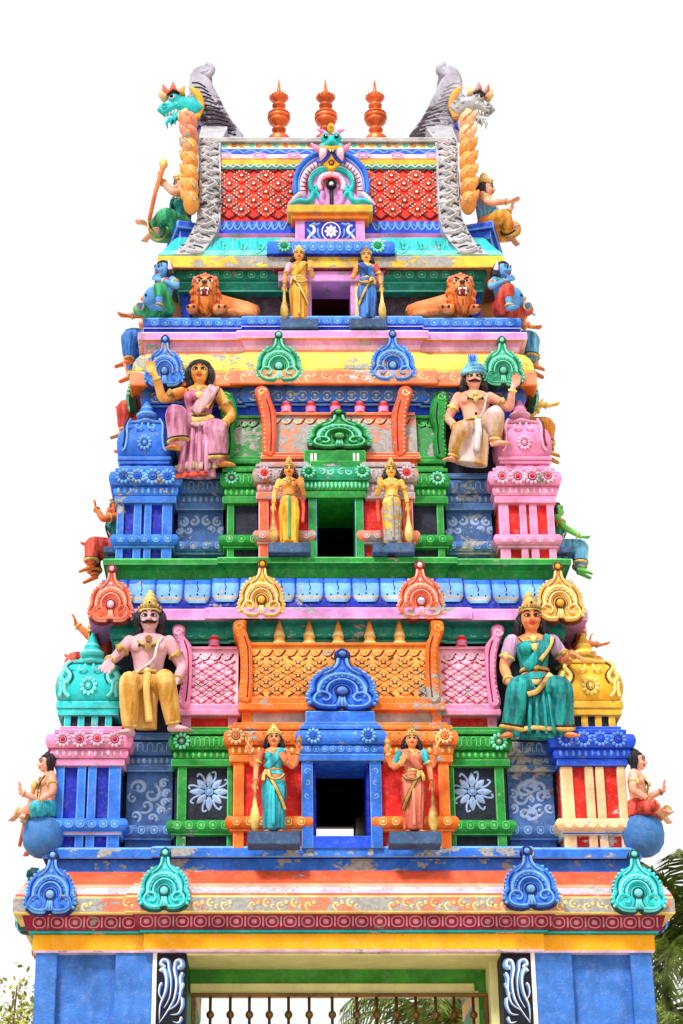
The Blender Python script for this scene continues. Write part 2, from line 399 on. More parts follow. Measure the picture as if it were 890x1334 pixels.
K_ROY = (paint('bright_blue', (26, 100, 236), peel=.08), blue_lt, paint('royal_groove', (4, 20, 110), streak=0), royal_lt); K_GRN2 = (green, seagreen_lt, paint('green_groove', (0, 60, 40), streak=0), green_lt)

# scroll painting made of raised strokes
def leaf(mb, x, y, a, l, w, fr, mat, h=.006):
    pts = [(x+l*t*math.cos(a), y+l*t*math.sin(a)) for t in (0, .12, .3, .5, .7, .88, 1)]
    mb.stroke(pts, fr, [w*q for q in (.2, .55, .9, 1, .8, .45, .06)], h, mat)
def flower_panel(x, y, z, r, parent, mat, mat2):
    mb = MB(); fr = frame_front(x, y, z)
    for i in range(8):
        a = i*math.pi/4+math.pi/2; big = i % 2 == 0 or i in (2, 6)
        leaf(mb, r*.2*math.cos(a), r*.2*math.sin(a), a, r*(.72 if i % 2 == 0 else .6), r*.16, fr, mat, .012)
        leaf(mb, r*.3*math.cos(a), r*.3*math.sin(a), a, r*(.4 if i % 2 == 0 else .34), r*.05, fr, mat2, .016)
        b = a+math.pi/8
        mb.stroke(smooth2([(r*.42*math.cos(b), r*.42*math.sin(b)), (r*.75*math.cos(b), r*.75*math.sin(b)), (r*.98*math.cos(b+.12), r*.98*math.sin(b+.12)), (r*.9*math.cos(b+.28), r*.9*math.sin(b+.28))], 3), fr, r*.05, .008, mat)
    o = mb.build('flower_relief', parent)
    kb = MB(); kb.ell((0, 0, .006), (.14, .14, .09), mat, 12, 6); kb.lathe([(.17, 0), (.21, .05), (.17, .07), (.15, .03)], (0, 0, 0), mat2, 16)
    put('flower_centre', kb.mesh('flower_centre'), parent, fm(frame_front(x, y, z, 0, r)))
def curls(name, fr, spec, mat, parent, h=.006):
    mb = MB()
    for cx, cy, r, a0, turns, w in spec:
        pts = spiral(cx, cy, r, r*.18, a0, turns); n = len(pts)
        mb.stroke(pts, fr, [w*(.5+.5*math.sin(math.pi*min(1, (i+.6)/n*1.3))) for i in range(n)], h, mat)
        mb.ell(fr[0]+fr[1]*pts[-1][0]+fr[2]*pts[-1][1], w*1.25, mat, 7, 4)
    return mb.build(name, parent)

# ------------------------------------------------------------------ base storey
mb = MB()
def pier(sd):
    root = None
    x0, x1 = Xc(47, 1240, 0), Xc(203, 1240, 0)
    zt = Zr(1240, 0)
    m = MB(); m.box(*sorted((sd*(x0+.02), sd*x1)), .09, 2*YC, 0, zt+.02, blue_wall, .01); root = m.build('gate_pier', tower)
    for a, b in ((47, 75), (151, 200)):
        m = MB(); m.box(*sorted((sd*Xc(a, 1240, 0), sd*Xc(b, 1240, 0))), 0, .3, 0, zt+.01, blue_wall, .008); m.build('pilaster', root)
    m = MB(); m.box(*sorted((sd*Xc(199.5, 1240, 0), sd*Xc(205, 1240, 0))), -.015, .3, 0, zt+.01, white, .005); m.build('white_strip', root)
    xa, xb = sd*Xc(205.5, 1240, 0), sd*Xc(243, 1240, 0)
    m = MB(); m.box(*sorted((xa, xb)), .0, .32, 0, zt+.01, ink, .005); m.build('black_panel', root)
    m = MB(); m.box(*sorted((sd*Xc(204, 1240, 0), sd*Xc(242, 1240, 0))), .33, 2*YC-.01, 0, zt+.005, grn_in, .004); m.build('passage_wall', root)
    # scrolls
    w = abs(xb-xa); x = (xa+xb)/2
    for i in range(5):
        z = zt-.06-.62*i; fr = frame_front(x, -.001, z, 0, 1, sd)
        m = MB(); H = .30
        S = [([(-.10, -.57), (-.03, -.47), (.03, -.36), (.05, -.22), (.03, -.10), (.045, -.03), (.085, -.025), (.095, -.07), (.065, -.085)], .027), ([(-.10, -.55), (-.095, -.42), (-.05, -.30), (-.04, -.18), (-.07, -.10), (-.10, -.12)], .024),
             ([(-.06, -.44), (-.01, -.34), (-.0, -.20), (-.02, -.10), (-.03, -.03), (-.075, -.015), (-.095, -.05), (-.07, -.07)], .023), ([(-.02, -.46), (.06, -.40), (.09, -.28), (.085, -.18), (.105, -.13)], .022),
             ([(.0, -.50), (.07, -.49), (.105, -.42), (.10, -.35)], .019), ([(-.07, -.38), (-.105, -.32), (-.10, -.25), (-.08, -.22)], .016), ([(.02, -.56), (.08, -.57), (.10, -.52)], .017), ([(.06, -.32), (.10, -.27), (.11, -.22)], .013)]
        for k, (pts, ww) in enumerate(S):
            q = smooth2(pts, 5); n = len(q); prof_ = [ww*(.12+.88*math.sin(math.pi*.62*min(1, .03+j/n))**1.3) for j in range(n)]; prof_[-1] *= .5
            m.stroke(q, fr, prof_, .022, blue_lt); m.stroke([(p.x-prof_[j]*.3, p.y+prof_[j]*.25) for j, p in enumerate(q)], fr, [.45*x for x in prof_], .012, white, 5, .014)
            m.stroke([(p.x+prof_[j]*.55, p.y-prof_[j]*.2) for j, p in enumerate(q)], fr, [.14*x for x in prof_], .006, royal, 4, .012)
            if k in (0, 2): m.ell(fr[0]+fr[1]*q[-1].x+fr[2]*q[-1].y, (.017, .018, .017), white, 9, 6)
        m.build('scroll_relief', root)
    return root
for sd in (1, -1): pier(sd)
HWB = -Xc(47, 1240, 0); CWB = -Xc(192, 1240, 0)
xj = -Xc(243, 1240, 0)
PLB0 = plan(HWB, 0, CWB, .05); PLB = PLB0[:7]+[((xj, 2*YC), (0, 1)), ((xj, .98), (0, 0)), ((-xj, .98), (0, 0)), ((-xj, 2*YC), (0, 1))]+PLB0[11:]   # notch behind: the gateway's high passage
def wrap(name, pl, yf, rows, parent=None):
    m = MB(); course(m, pl, rows, yf); return m.build(name, parent or tower)
beam = wrap('yellow_beam', PLB, 0, [(1241, .02, lilac_lt), (1238, .03, yellow), (1218, .03, yellow), (1217, .02, yellow)])
wrap('teal_fillet', PLB, 0, [(1217, .05, teal), (1215.5, .065, turq), (1213, .065, teal), (1212, .05, teal)])
crim = wrap('crimson_frieze', PLB, 0, [(1212, .08, crimson), (1206, .10, crimson), (1196, .12, crimson), (1191.5, .13, crimson)])
corn = wrap('kapota_cornice', PLB, 0, [(1191.5, .15, amber_lt), (1190, .20, amber_lt), (1188, .205, coral_pl), (1171, .205, coral_pl), (1170, .195, amber_lt), (1168, .195, coral), (1165, .185, lilac_worn),
      (1160, .165, lilac_worn), (1157, .15, salmon_fade), (1152.5, .123, coral), (1145, .07, coral), (1141, .035, coral), (1138, .0, coral), (1136, -.04, coral)])
wrap('blue_fascia', PLB0, 0, [(1137, -.10, blue2), (1119, -.10, blue2), (1118.6, -.05, blue2)])
wrap('blue_ledge', PLB0, 0, [(1119, -.05, blue_dk), (1118.5, -.02, blue_lt), (1117, -.012, blue2), (1106.5, -.012, blue_lt), (1104.5, -.02, blue_lt), (1104, -.05, blue_lt)])
for i in range(35):                                          # scallops on the crimson frieze
    x = (i-17)*(2*HWB+.1)/35.0; cp = .05 if abs(x) < CWB+.07 else 0
    if abs(abs(x)-CWB-.09) < .035: continue
    zz = Zr(1201.5, -.115); scallop(x, -.108-cp, zz, .125, .105, crimson_lt, crimson, crim, 'scallop', -.2)
    m = MB(); xx = x+(2*HWB+.1)/70; m.box(xx-.008, xx+.008, -.125-cp, -.09-cp, zz-.045, zz+.045, crimson_lt, .003); m.build('spacer', crim)
# painted creeper on the lip of the cornice, with bare stretches
rnd = random.Random(3)
for i in range(46):
    x = -2.9+5.8*(i+.5)/46
    if rnd.random() < .42 and x < 1.1: continue
    cp = .05 if abs(x) < CWB+.2 else 0
    zz = Zr(1179.5, -.2); s = 1 if i % 2 else -1
    curls('painted_scroll', frame_front(x, -.2055-cp, zz), [(0, s*.008, .045, s*1.6, s*.8, .010), (.05, -s*.012, .022, -s*1.2, -s*.7, .008)], amber_lt, corn, .003)
for b, side, c, v in (((30, 1105, 98, 1192), 1, K_BLUE, 0), ((180, 1102, 247, 1186), 1, K_TURQ, 1), ((657, 1100, 730, 1184), 1, K_BLUE, 1), ((28, 1104, 99, 1190), -1, K_TURQ, 0)):
    kudu(*b, -.315 if 100 < b[0] < 700 else -.255, .14, c, side, v)

# gate recess: ceiling, green lintel wall, cream beam, bronze grille
xj = -Xc(243, 1240, 0)
m = MB(); m.box(-xj, xj, .02, .97, Zr(1241, 0)-.02, Zr(1241, 0)-.002, cream, .004); m.build('gate_ceiling', tower)
YG = .70
m = MB(); zg = Zr(1292, YG); m.box(-xj, xj, YG, YG+.25, zg, Zr(1241, 0)-.021, grn_in, .004)
xr = Xc(618, 1300, YG); m.box(xr, xj, YG, YG+.25, 0, zg, grn_in, .004); gw = m.build('green_lintel_wall', tower)
m = MB(); m.box(Xc(248, 1285, YG), xr, YG-.06, YG+.3, Zr(1292, YG-.06), Zr(1281, YG-.06), cream, .008); m.build('cream_beam', gw)
m = MB(); m.box(xr, xr+.04, YG-.02, YG+.3, 0, Zr(1291, YG), cream, .004); m.build('cream_jamb', gw)
m = MB(); m.box(xj-.075, xj, .33, YG, 0, Zr(1237, 0), cream, .004); m.build('reveal', gw)
gate = tag(empty('metal_gate', (0, YG-.15, 0)), 'bronze bar gate with ball knobs closing the gateway', 'gate')
GY = YG-.15; zt = Zr(1294, GY)
m = MB(); m.box(-xj+.03, xj-.08, -.03, .03, zt-.035, zt, bronze, .008); m.build('top_rail', gate)
for s in (-xj+.05, xj-.10): m = MB(); m.box(s-.02, s+.02, -.025, .025, 0, zt-.03, bronze, .006); m.build('stile', gate)
m = MB(); m.box(-xj+.06, xj-.11, -.02, .02, .1, .16, bronze, .006); m.build('bottom_rail', gate)
for px in (274, 300, 325, 351, 376, 403, 433, 465, 491, 517, 542, 568, 592, 617):
    x = Xc(px, 1320, GY); m = MB(); m.tube([(x, 0, .13), (x, 0, zt-.03)], .014, bronze, 8); br = m.build('bar', gate)
    for k in range(4):
        m = MB(); zz = Zr(1322, GY)-k*1.1; m.ell((x, 0, zz), (.037, .037, .04), bronze, 10, 6); m.build('ball_knob', br)

# ------------------------------------------------------------------ storey bays
def zrows(rows, Y): return {k: (Zr(b, Y), Zr(a, Y)) for k, (a, b) in rows.items()}     # each (z low, z high)
def bay(nm, x0, x1, Y, yb, T, c, lt, dk, posts, panel, nros=0, ros=None, ov=.09, dent=True, shaft_c=None, knob=None, rollc=None, dlt=None, plt=None):
    """one pillar bay: stepped top, rolled capital with rosettes, dentils, plate, posts over a recessed panel, base roll, feet"""
    if x0 > x1: x0, x1 = x1, x0
    sc_ = shaft_c or c; rollc = rollc or c
    m = MB(); m.box(x0+.01, x1-.01, Y+.05, yb, T['foot'][0], T['plate'][1], panel, .004); root = m.build(nm, tower)
    m = MB(); z0, z1 = T['step']; h = (z1-z0)/2; m.box(x0-.03, x1+.03, Y-.05, yb, z0, z0+h, rollc, .006, lt); m.build('capital_step', root)
    m = MB(); m.box(x0+.01, x1-.01, Y-.02, yb, z0+h, z1, rollc, .006, lt); m.build('capital_step', root)
    m = MB(); z0, z1 = T['roll']; course(m, bayplan(x0, x1, Y, yb), [(z0, .0, rollc)]+roll(z0+.001, z1-.012, ov-.03, .035, rollc)+[(z1-.012, ov-.05, lt), (z1, ov-.06, lt)], Y, False); m.build('capital_roll', root)
    m = MB(); n = max(3, int((x1-x0)/.085)); ff = frame_front(0, Y-ov-.0035, (z0+z1)/2)
    for i in range(n):
        x = x0+(x1-x0)*(i+.5)/n; m.stroke(smooth2([(x-.026, -.045), (x-.024, .02), (x, .045), (x+.024, .02), (x+.026, -.045)], 3), ff, .006, .006, lt); m.ell((x+(x1-x0)/n/2, Y-ov-.002, z0+.03), (.008, .006, .008), lt, 6, 4)
    tag(m.build('roll_mark', root), kind='stuff')
    z0, z1 = T['dent']; m = MB(); course(m, bayplan(x0, x1, Y, yb), [(z0, .0, c)]+roll(z0, z1, ov-.06, .02, c, 4), Y, False); dr = m.build('dentil_course', root)
    if dent:
        n = max(3, int((x1-x0+.1)/.062)); m = MB()
        for i in range(n):
            x = x0-.02+(x1-x0+.04)*(i+.5)/n; m.ell((x, Y-ov+.045, (z0+z1)/2), (.019, .014, (z1-z0)*.36), dlt or lt, 7, 5)
        tag(m.build('dentil', dr), kind='stuff')
    m = MB(); z0, z1 = T['plate']; m.box(x0-.025, x1+.025, Y-.03, yb, z0, z1, c, .008, lt); m.build('capital_plate', root)
    for a, b in posts:
        for (z0, z1) in (T['shaft'], T['foot']):
            m = MB(); m.box(min(a, b), max(a, b), Y, Y+.09, z0, z1, sc_, .010, plt or lt); m.build('post', root)
    m = MB(); z0, z1 = T['base']; course(m, bayplan(x0, x1, Y, yb), [(z0, .01, c)]+roll(z0+.001, z1-.001, .015, .045, c)+[(z1, .01, lt)], Y, False); bc = m.build('base_roll', root)
    n = max(2, int((x1-x0)/.10))
    for i in range(n):
        x = x0-.01+(x1-x0+.02)*(i+.5)/n; scallop(x, Y-.055, (z0+z1)/2, .07, (z1-z0)*.7, dlt or lt, c, bc, 'scallop')
    m = MB(); z0, z1 = T['base']; m.box(x0-.015, x1+.015, Y-.02, yb, z0-.025, z0-.001, c, .006, lt); m.build('base_fillet', root)
    z0, z1 = T['roll']
    for i in range(nros):
        x = (x0+x1)/2 if nros == 1 else x0-.02+(x1-x0+.04)*((i+.5)/nros if nros > 2 else (.09+.82*i))
        rosette(x, Y-ov-.0, (z0+z1)/2, (z1-z0)*1.15, *ros, root)
    return root
def px2x(a, py, Y, sd): return sd*Xc(a, py, Y)

def dome(nm, x0, x1, Y, rows, c, lt, dk, knob, style=0):
    """square bulbous turret dome with cap petals and finial"""
    if x0 > x1: x0, x1 = x1, x0
    w = (x1-x0)/2; xm = (x0+x1)/2; ym = Y+w
    zn0, zn1, zp0, zp1, zd0, zd1, zc1, zf1 = rows
    m = MB(); m.box(x0+.05, x1-.05, Y+.06, Y+2*w, zn0, zn1, navy if style != 2 else greyp, .004); root = m.build(nm, tower)
    for k in range(4):
        xx = x0+.03+(2*w-.06)*(k+.5)/4; m = MB(); m.box(xx-.032, xx+.032, Y+.03, Y+.1, zn0, zn1, c, .008, lt); m.build('neck_post', root)
    m = MB(); hh = (zp1-zp0)/2; m.box(x0+.0, x1-.0, Y-.0, Y+2*w, zp0, zp0+hh, c, .008, lt); m.box(x0-.015, x1+.015, Y-.02, Y+2*w+.02, zp0+hh, zp1, c, .008, lt); m.build('dome_plate', root)
    m = MB(); rings = []; H = zd1-zd0
    for t, o in ((0, -.015), (.06, .005), (.2, .028), (.38, .034), (.55, .022), (.72, -.015), (.86, -.07), (.95, -.13), (1.0, -.18)):
        hw = w+o*w/.3; ch = .16*hw
        rings.append([(xm+a*hw, ym+b*hw, zd0+H*t) for a, b in ((-1+.16, -1), (-.3, -1.02), (.3, -1.02), (1-.16, -1), (1, -1+.16), (1.02, 0), (1, 1-.16), (1-.16, 1), (0, 1.02), (-1+.16, 1), (-1, 1-.16), (-1.02, 0), (-1, -1+.16))])
    m.rings(rings, c, True); m.build('dome', root)
    m = MB()
    rr = [[(xm+math.cos(a)*r*(1+.08*math.cos(8*a)), ym+math.sin(a)*r*(1+.08*math.cos(8*a)), z) for a in [2*math.pi*k/32 for k in range(32)]] for r, z in ((w*.86, zd1-.035), (w*.92, zd1-.02), (w*.74, zd1+.01), (w*.5, zd1+.035), (w*.42, zc1))]
    m.rings(rr, [lt, c, c, lt], True); m.build('cap_petals', root)
    m = MB(); H = zf1-zc1; r = w*.40
    m.lathe([(r, zc1-.01), (r*1.05, zc1+H*.08), (r*.75, zc1+H*.2), (r*.62, zc1+H*.28), (r*.7, zc1+H*.36), (r*.55, zc1+H*.46), (r*.3, zc1+H*.75), (.012, zf1)], (xm, ym-w*.35, 0), [lt, c, c, c, lt, c, c], 16); m.build('finial', root)
    # front ornament: ring of petals round a boss, spandrel scrolls
    fr = frame_front(xm, Y-w*.12, zd0+(zd1-zd0)*.32, .0)
    me = rosette_mesh(c, lt, knob); put('dome_rosette', me, root, fm(fr) @ Matrix.Diagonal((w*.62, w*.72, w*.5, 1)))
    for s in (1, -1):
        m = MB(); fr = frame_front(xm, Y-w*.125, zd0, 0, 1, s)
        if style == 1:
            m.stroke(smooth2([(w*.62, (zd1-zd0)*.86), (w*.80, (zd1-zd0)*.74), (w*.62, (zd1-zd0)*.56), (w*.72, (zd1-zd0)*.40), (w*.92, (zd1-zd0)*.5), (w*.85, (zd1-zd0)*.62)], 4), fr, .022, .03, lt)
            m.stroke(smooth2([(w*.80, (zd1-zd0)*.4), (w*.78, (zd1-zd0)*.2), (w*.62, (zd1-zd0)*.08)], 4), fr, .018, .03, lt)
            m.stroke(smooth2([(w*.92, (zd1-zd0)*.4), (w*.9, (zd1-zd0)*.2), (w*.95, (zd1-zd0)*.08)], 4), fr, .018, .03, lt)
            m.stroke(smooth2([(w*.55, (zd1-zd0)*.84), (w*.70, (zd1-zd0)*.74), (w*.52, (zd1-zd0)*.56), (w*.62, (zd1-zd0)*.38)], 4), fr, .008, .018, dk)
        else:
            m.stroke(smooth2([(w*.56, (zd1-zd0)*.9), (w*.70, (zd1-zd0)*.75), (w*.70, (zd1-zd0)*.45), (w*.76, (zd1-zd0)*.2), (w*.88, (zd1-zd0)*.12)], 4), fr, .013, .02, lt)
            m.stroke(smooth2([(w*.66, (zd1-zd0)*.9), (w*.80, (zd1-zd0)*.75), (w*.80, (zd1-zd0)*.45), (w*.86, (zd1-zd0)*.25)], 4), fr, .010, .018, dk if style == 0 else c)
        m.stroke(spiral(w*.28, (zd1-zd0)*.74, .05, .012, 2.5, .8, 8), fr, .011, .012, lt)
        m.build('dome_scroll', root)
    return root

@cached
def tile_meshes(mat, lt, dk, stud):
    t = MB(); q = lambda s, h: [Vector((s*.5, 0, h)), Vector((0, s*.5, h)), Vector((-s*.5, 0, h)), Vector((0, -s*.5, h))]
    t.rings([q(.86, -.1), q(.82, .05), q(.60, .09), q(.52, .06), q(.2, .08)], [mat, mat, mat, mat], False, False, True)
    s = MB(); s.ell((0, 0, .09), (.07, .09, .06), stud, 9, 5); s.lathe([(.11, 0), (.12, .025), (.09, .03)], (0, 0, .085), dk, 10)
    for k in range(4):
        a = Vector(((.5, 0), (0, .5), (-.5, 0), (0, -.5))[k]); b = Vector(((.5, 0), (0, .5), (-.5, 0), (0, -.5))[(k+1) % 4])
        for t_ in (.25, .5, .75):
            p = (a+(b-a)*t_)*.78; s.ell((p.x, p.y, .085), (.035, .045, .03), lt, 6, 4)
    return t.mesh('diamond_tile'), s.mesh('tile_studs')
def lattice(x0, x1, z0, z1, surf, nx, nz, mats, parent):
    """staggered diamond tiles over a (possibly curved) face with dark grid lines between; surf(z)->(y, tilt)"""
    tw = (x1-x0)/nx; th = (z1-z0)/nz; tm, sm_ = tile_meshes(*mats)
    for j in range(2*nz-1):
        off = .5 if j % 2 == 0 else 1.0; n = nx if j % 2 == 0 else nx-1
        for i in range(n):
            x = x0+tw*(i+off); z = z0+th*(j+1)/2; y, ti = surf(z)
            M = fm(frame_front(x, y, z, ti)) @ Matrix.Diagonal((tw, th, tw, 1))
            put('diamond_tile', tm, parent, M); put('stud', sm_, parent, M)['kind'] = 'stuff'
    m = MB(); sl = th/tw
    for s in (1, -1):
        for k in range(-nz-1, nx+nz+1):
            pts = []
            for i in range(41):
                x = x0+(x1-x0)*i/40; z = z0+s*sl*(x-(x0+tw*k))
                if z0-.001 <= z <= z1+.001: pts.append((x, surf(z)[0]-.010, z))
            if len(pts) > 2: m.tube(pts, .0075 if tw < .24 else .012, mats[2], 5)
    tag(m.build('lattice_line', parent), kind='stuff')
def pxo(pts, Y, sd=1):
    """photo outline -> (x,z) points at depth Y"""
    return [(sd*Xc(a, b, Y), Zr(b, Y)) for a, b in pts]
def slab(name, pts, Y, t, mat, parent, bev=.02, side=None, M=None):
    m = MB(); m.outline([(a, b) for a, b in pts], (Vector((0, Y+t, 0)), Vector((1, 0, 0)), Vector((0, 0, 1)), Vector((0, -1, 0))), 0, t, mat, bev, side)
    return m.build(name, parent)
def small_finial(x, y, z0, z1, r, mat, lt, parent):
    m = MB(); H = z1-z0; m.lathe([(r, z0), (r*1.1, z0+H*.1), (r*.8, z0+H*.22), (r*.95, z0+H*.34), (r*.75, z0+H*.5), (r*.45, z0+H*.75), (.006, z1)], (x, y, 0), [lt, mat, mat, lt, mat, mat], 14); m.build('finial', parent)
def sala(nm, px0, px1, Y, rows, c, lt, dk, horns, latt=None, fins=(), fincol=None, neck=None, back=.5, panelc=None, sd=1, lipc=None):
    """small barrel-roofed pavilion: neck, plate, leaning panel between upright horn-shaped ends, border, row of finials"""
    pn1, pp0, pp1, pt, pf, pneck = rows          # panel bottom, plate top/bottom(py), panel top, finial top, neck bottom
    m = MB(); zneck, zp0, zp1, zt = Zr(pneck, Y+.08), Zr(pp1, Y), Zr(pp0, Y), Zr(pt, Y+.08)
    X0, X1 = sorted((sd*Xc(px0, (pp0+pt)/2, Y), sd*Xc(px1, (pp0+pt)/2, Y)))
    m.box(X0+.04, X1-.04, Y+.1, Y+back, zneck-.05, zp0+.01, neck or navy, .004); root = m.build(nm, tower)
    n = 6
    for k in range(n):
        if 1 <= k <= n-2 and nm == 'main_pavilion': continue
        xx = X0+.07+(X1-X0-.14)*k/(n-1)
        if k in (0, n-1): m = MB(); m.box(xx-.045, xx+.045, Y+.06, Y+.2, zneck-.05, zp0+.005, c, .006, lt); m.build('neck_post', root)
    m = MB(); m.box(X0-.01, X1+.01, Y-.015, Y+back, zp0, zp0+(zp1-zp0)*.5, c, .008, lt); m.box(X0-.0, X1+.0, Y+.0, Y+back, zp0+(zp1-zp0)*.5, zp1, c, .006, lt); m.build('roof_plate', root)
    H = zt-zp1; surf = lambda z: (Y+.045+.085*((z-zp1)/H)**1.8, math.atan(.153*((z-zp1)/H)**.8/H))
    rings = [[(x, surf(zp1+H*t)[0] if f else Y+back, zp1+H*t) for x, f in ((X0+.02, 0), (X0+.02, 1), (X1-.02, 1), (X1-.02, 0))] for t in [i/8 for i in range(9)]]
    m = MB(); m.rings(rings, panelc or c, False); m.build('barrel_roof', root)
    m = MB(); bz = zt-.055
    m.box(X0+.03, X1-.03, surf(bz)[0]-.03, Y+back, bz+.04, zt+.012, c, .008, lt); m.build('ridge_roll', root)
    bt = (zt-zp1)*.19
    if latt:
        nx, nz, mats = latt; lattice(X0+.05+latt_pad(nm), X1-.05-latt_pad(nm), zp1+.015, bz-bt+.03, surf, nx, nz, mats, root)
    m = MB(); k = max(3, int((X1-X0)/.13))
    for i in range(k):
        x = X0+.08+(X1-X0-.16)*(i+.5)/k; yy, ti = surf(bz-bt*.3); fr = frame_front(x, yy-.004, bz-bt*.3, ti)
        m.stroke(spiral(0, 0, .05, .01, 3.0, .75, 8), fr, .011, .012, lt); m.stroke([(-.02, -.045), (.03, -.03), (.065, .03)], fr, .008, .01, dk)
    tag(m.build('scroll_border', root), kind='stuff')
    for px in fins:
        x = sd*Xc(px, pt, Y+.13); small_finial(x, Y+.15, zt, Zr(pf-3, Y+.15), .062, *fincol, root)
    for s2, hp in horns:
        q = pxo(smooth2(hp, 3, True), Y, s2); ho = slab('horn_end', [tuple(p) for p in q], Y-.03, .38, c, root, .022)
        cx = sum(p[0] for p in q)/len(q); zs = [p[1] for p in q]; zlo, zhi = min(zs), max(zs); cen = []
        for t in (.08, .2, .32, .44, .56, .68, .8, .9):
            zz = zlo+(zhi-zlo)*t; xs = [q[i][0]+(q[(i+1) % len(q)][0]-q[i][0])*(zz-q[i][1])/(q[(i+1) % len(q)][1]-q[i][1]) for i in range(len(q)) if (q[i][1]-zz)*(q[(i+1) % len(q)][1]-zz) < 0]
            cen.append((min(xs), max(xs), zz))
        inner = s2 > 0
        m = MB()
        for a, b, zz in cen[:-1]:
            e = (a if inner else b); g_ = 1 if inner else -1
            for dz in (0, .045): m.ell((e+g_*.022, Y-.03, zz+dz), (.011, .008, .012), lt, 7, 4)
        tag(m.build('horn_bead', ho), kind='stuff')
        m = MB(); fr = (Vector((0, Y-.031, 0)), Vector((1, 0, 0)), Vector((0, 0, 1)), Vector((0, -1, 0)))
        m.stroke(smooth2([((a+b)/2+(.02 if inner else -.02), zz) for a, b, zz in cen[:-1]], 3), fr, .008, .008, dk); m.build('horn_line', ho)
        a, b, zz = cen[-1]; m = MB(); m.stroke(spiral((a+b)/2, zz, .045, .012, 0, 1.1 if inner else -1.1, 12), fr, .011, .014, lt); m.build('horn_curl', ho)
    return root
def latt_pad(nm): return .0
# ================================================================== first storey
Y1 = .08
T1 = zrows(dict(step=(947, 957), roll=(958, 977), dent=(977.5, 989), plate=(989.5, 998), shaft=(998, 1068), base=(1068.5, 1084), foot=(1086, 1110)), Y1)
core1 = MB(); core1.box(-2.22, -.27, .42, 2*YC-.42, T1['foot'][0]-.1, Zr(838, .42), navy, .01); core1.box(.27, 2.22, .42, 2*YC-.42, T1['foot'][0]-.1, Zr(838, .42), navy, .01)
core1.box(-.27, .27, .42, 1.95, T1['plate'][1], Zr(838, .42), navy, .01); core1.build('storey_core', tower)
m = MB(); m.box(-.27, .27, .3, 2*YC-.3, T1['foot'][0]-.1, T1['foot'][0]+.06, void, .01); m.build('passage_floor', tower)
ROS_PINK = (pink, pink_lt, red); ROS_ROY = (royal, royal_lt, royal); ROS_GRN = (green, seagreen_lt, ink); ROS_OR = (orange_lt, peach, coral); ROS_BL = (blue, blue_lt, royal)
def X1(px): return Xc(px, 1030, Y1)
# corner pillar clusters
PO1 = ((72, 83), (100, 111), (114, 125), (141, 157))
bay('corner_pillar', X1(72), X1(158), Y1, 1.2, T1, pink, lilac_lt, maroon, [(X1(a), X1(b)) for a, b in PO1], blue_dk, 4, ROS_PINK, .10, True, blue, plt=blue_lt)
bay('corner_pillar', -X1(158), -X1(72), Y1, 1.2, T1, royal, royal_lt, navy, [(-X1(a), -X1(b)) for a, b in PO1], red_pl, 4, ROS_ROY, .10, True, peach, plt=paint('peach_pale', (252, 222, 190), peel=.15))
for s_, c_, l_ in ((1, blue, blue_lt), (-1, peach, paint('peach_pale', (252, 222, 190), peel=.15))):      # their base mouldings have the shaft's colour
    m = MB(); z0, z1 = T1['base']; a, b = sorted((s_*X1(70.5), s_*X1(159.5)))
    course(m, bayplan(a, b, Y1-.012, 1.2), [(z0-.03, .0, l_), (z0, .012, c_)]+roll(z0+.003, z1+.004, .02, .05, c_)+[(z1+.01, .01, l_)], Y1, False); r_ = m.build('base_roll', tower)
    for i in range(6): scallop(a+(b-a)*(i+.5)/6, Y1-.077, (z0+z1)/2, .075, (z1-z0)*.62, l_, c_, r_)
YS1, YG1, YO1, YD1 = .28, .10, -.04, -.08
sl_fl = paint('pale_blue_scroll', (150, 176, 222), streak=0)
for sd in (1, -1):
    f = lambda a, Y: sd*Xc(a, 1030, Y)
    b_ = bay('slate_bay', f(163, YS1), f(226, YS1), YS1, 1.0, T1, slate, slate_lt, navy, [], slate, 0, None, .05, True)
    cx, cz = (f(163, YS1)+f(226, YS1))/2, (T1['shaft'][0]+T1['shaft'][1])/2
    fr = frame_front(cx, YS1+.048, cz, 0, 1, sd)
    if sd == 1: curls('painted_scroll', fr, [(-.10, .12, .08, 3.3, -1.1, .02), (.02, .06, .09, 1.2, -1, .018), (-.03, -.06, .075, 4, 1, .016), (.14, .16, .05, .5, 1, .017), (.16, .06, .045, .3, 1, .016), (.15, -.03, .045, .1, 1, .016), (.11, -.11, .045, 6, 1, .015), (.03, -.18, .05, 5.5, 1, .015), (-.13, -.16, .06, 5, 1, .014), (-.16, .02, .05, 2, 1, .014)], sl_fl, b_)
    else: curls('painted_scroll', fr, [(q*.11*math.cos(a), .15*math.sin(a), .075, a+3, q, .017) for q in (1, -1) for a in (.15, .9, 1.57, -.9, -1.4)]+[(0, 0, .04, 0, 1, .014), (.17, .05, .05, 1, 1, .014), (-.17, .05, .05, 2, -1, .014), (.17, -.08, .05, 5, -1, .014), (-.17, -.08, .05, 4, 1, .014)], sl_fl, b_)
    b_ = bay('green_bay', f(226, YG1), f(300, YG1), YG1, .9, T1, green, green_lt, navy, [(f(231, YG1), f(243, YG1)), (f(296, YG1), f(303, YG1))], navy, 0, None, .05, True)
    rosette(f(236, YG1), YG1-.055, sum(T1['roll'])/2, .17, green, seagreen_lt, greyp, b_)
    flower_panel(f(272.5, YG1), YG1+.046, cz+.03, .205, b_, sl_fl, blue_lt)
    b_ = bay('orange_bay', f(302, YO1), f(399, YO1), YO1, .8, T1, orange, orange_lt, maroon, [(f(304, YO1), f(318, YO1))], red, 0, None, .075, True, None, None, None, amber_lt)
    rosette(f(308, YO1), YO1-.08, sum(T1['roll'])/2, .17, *ROS_OR, b_)
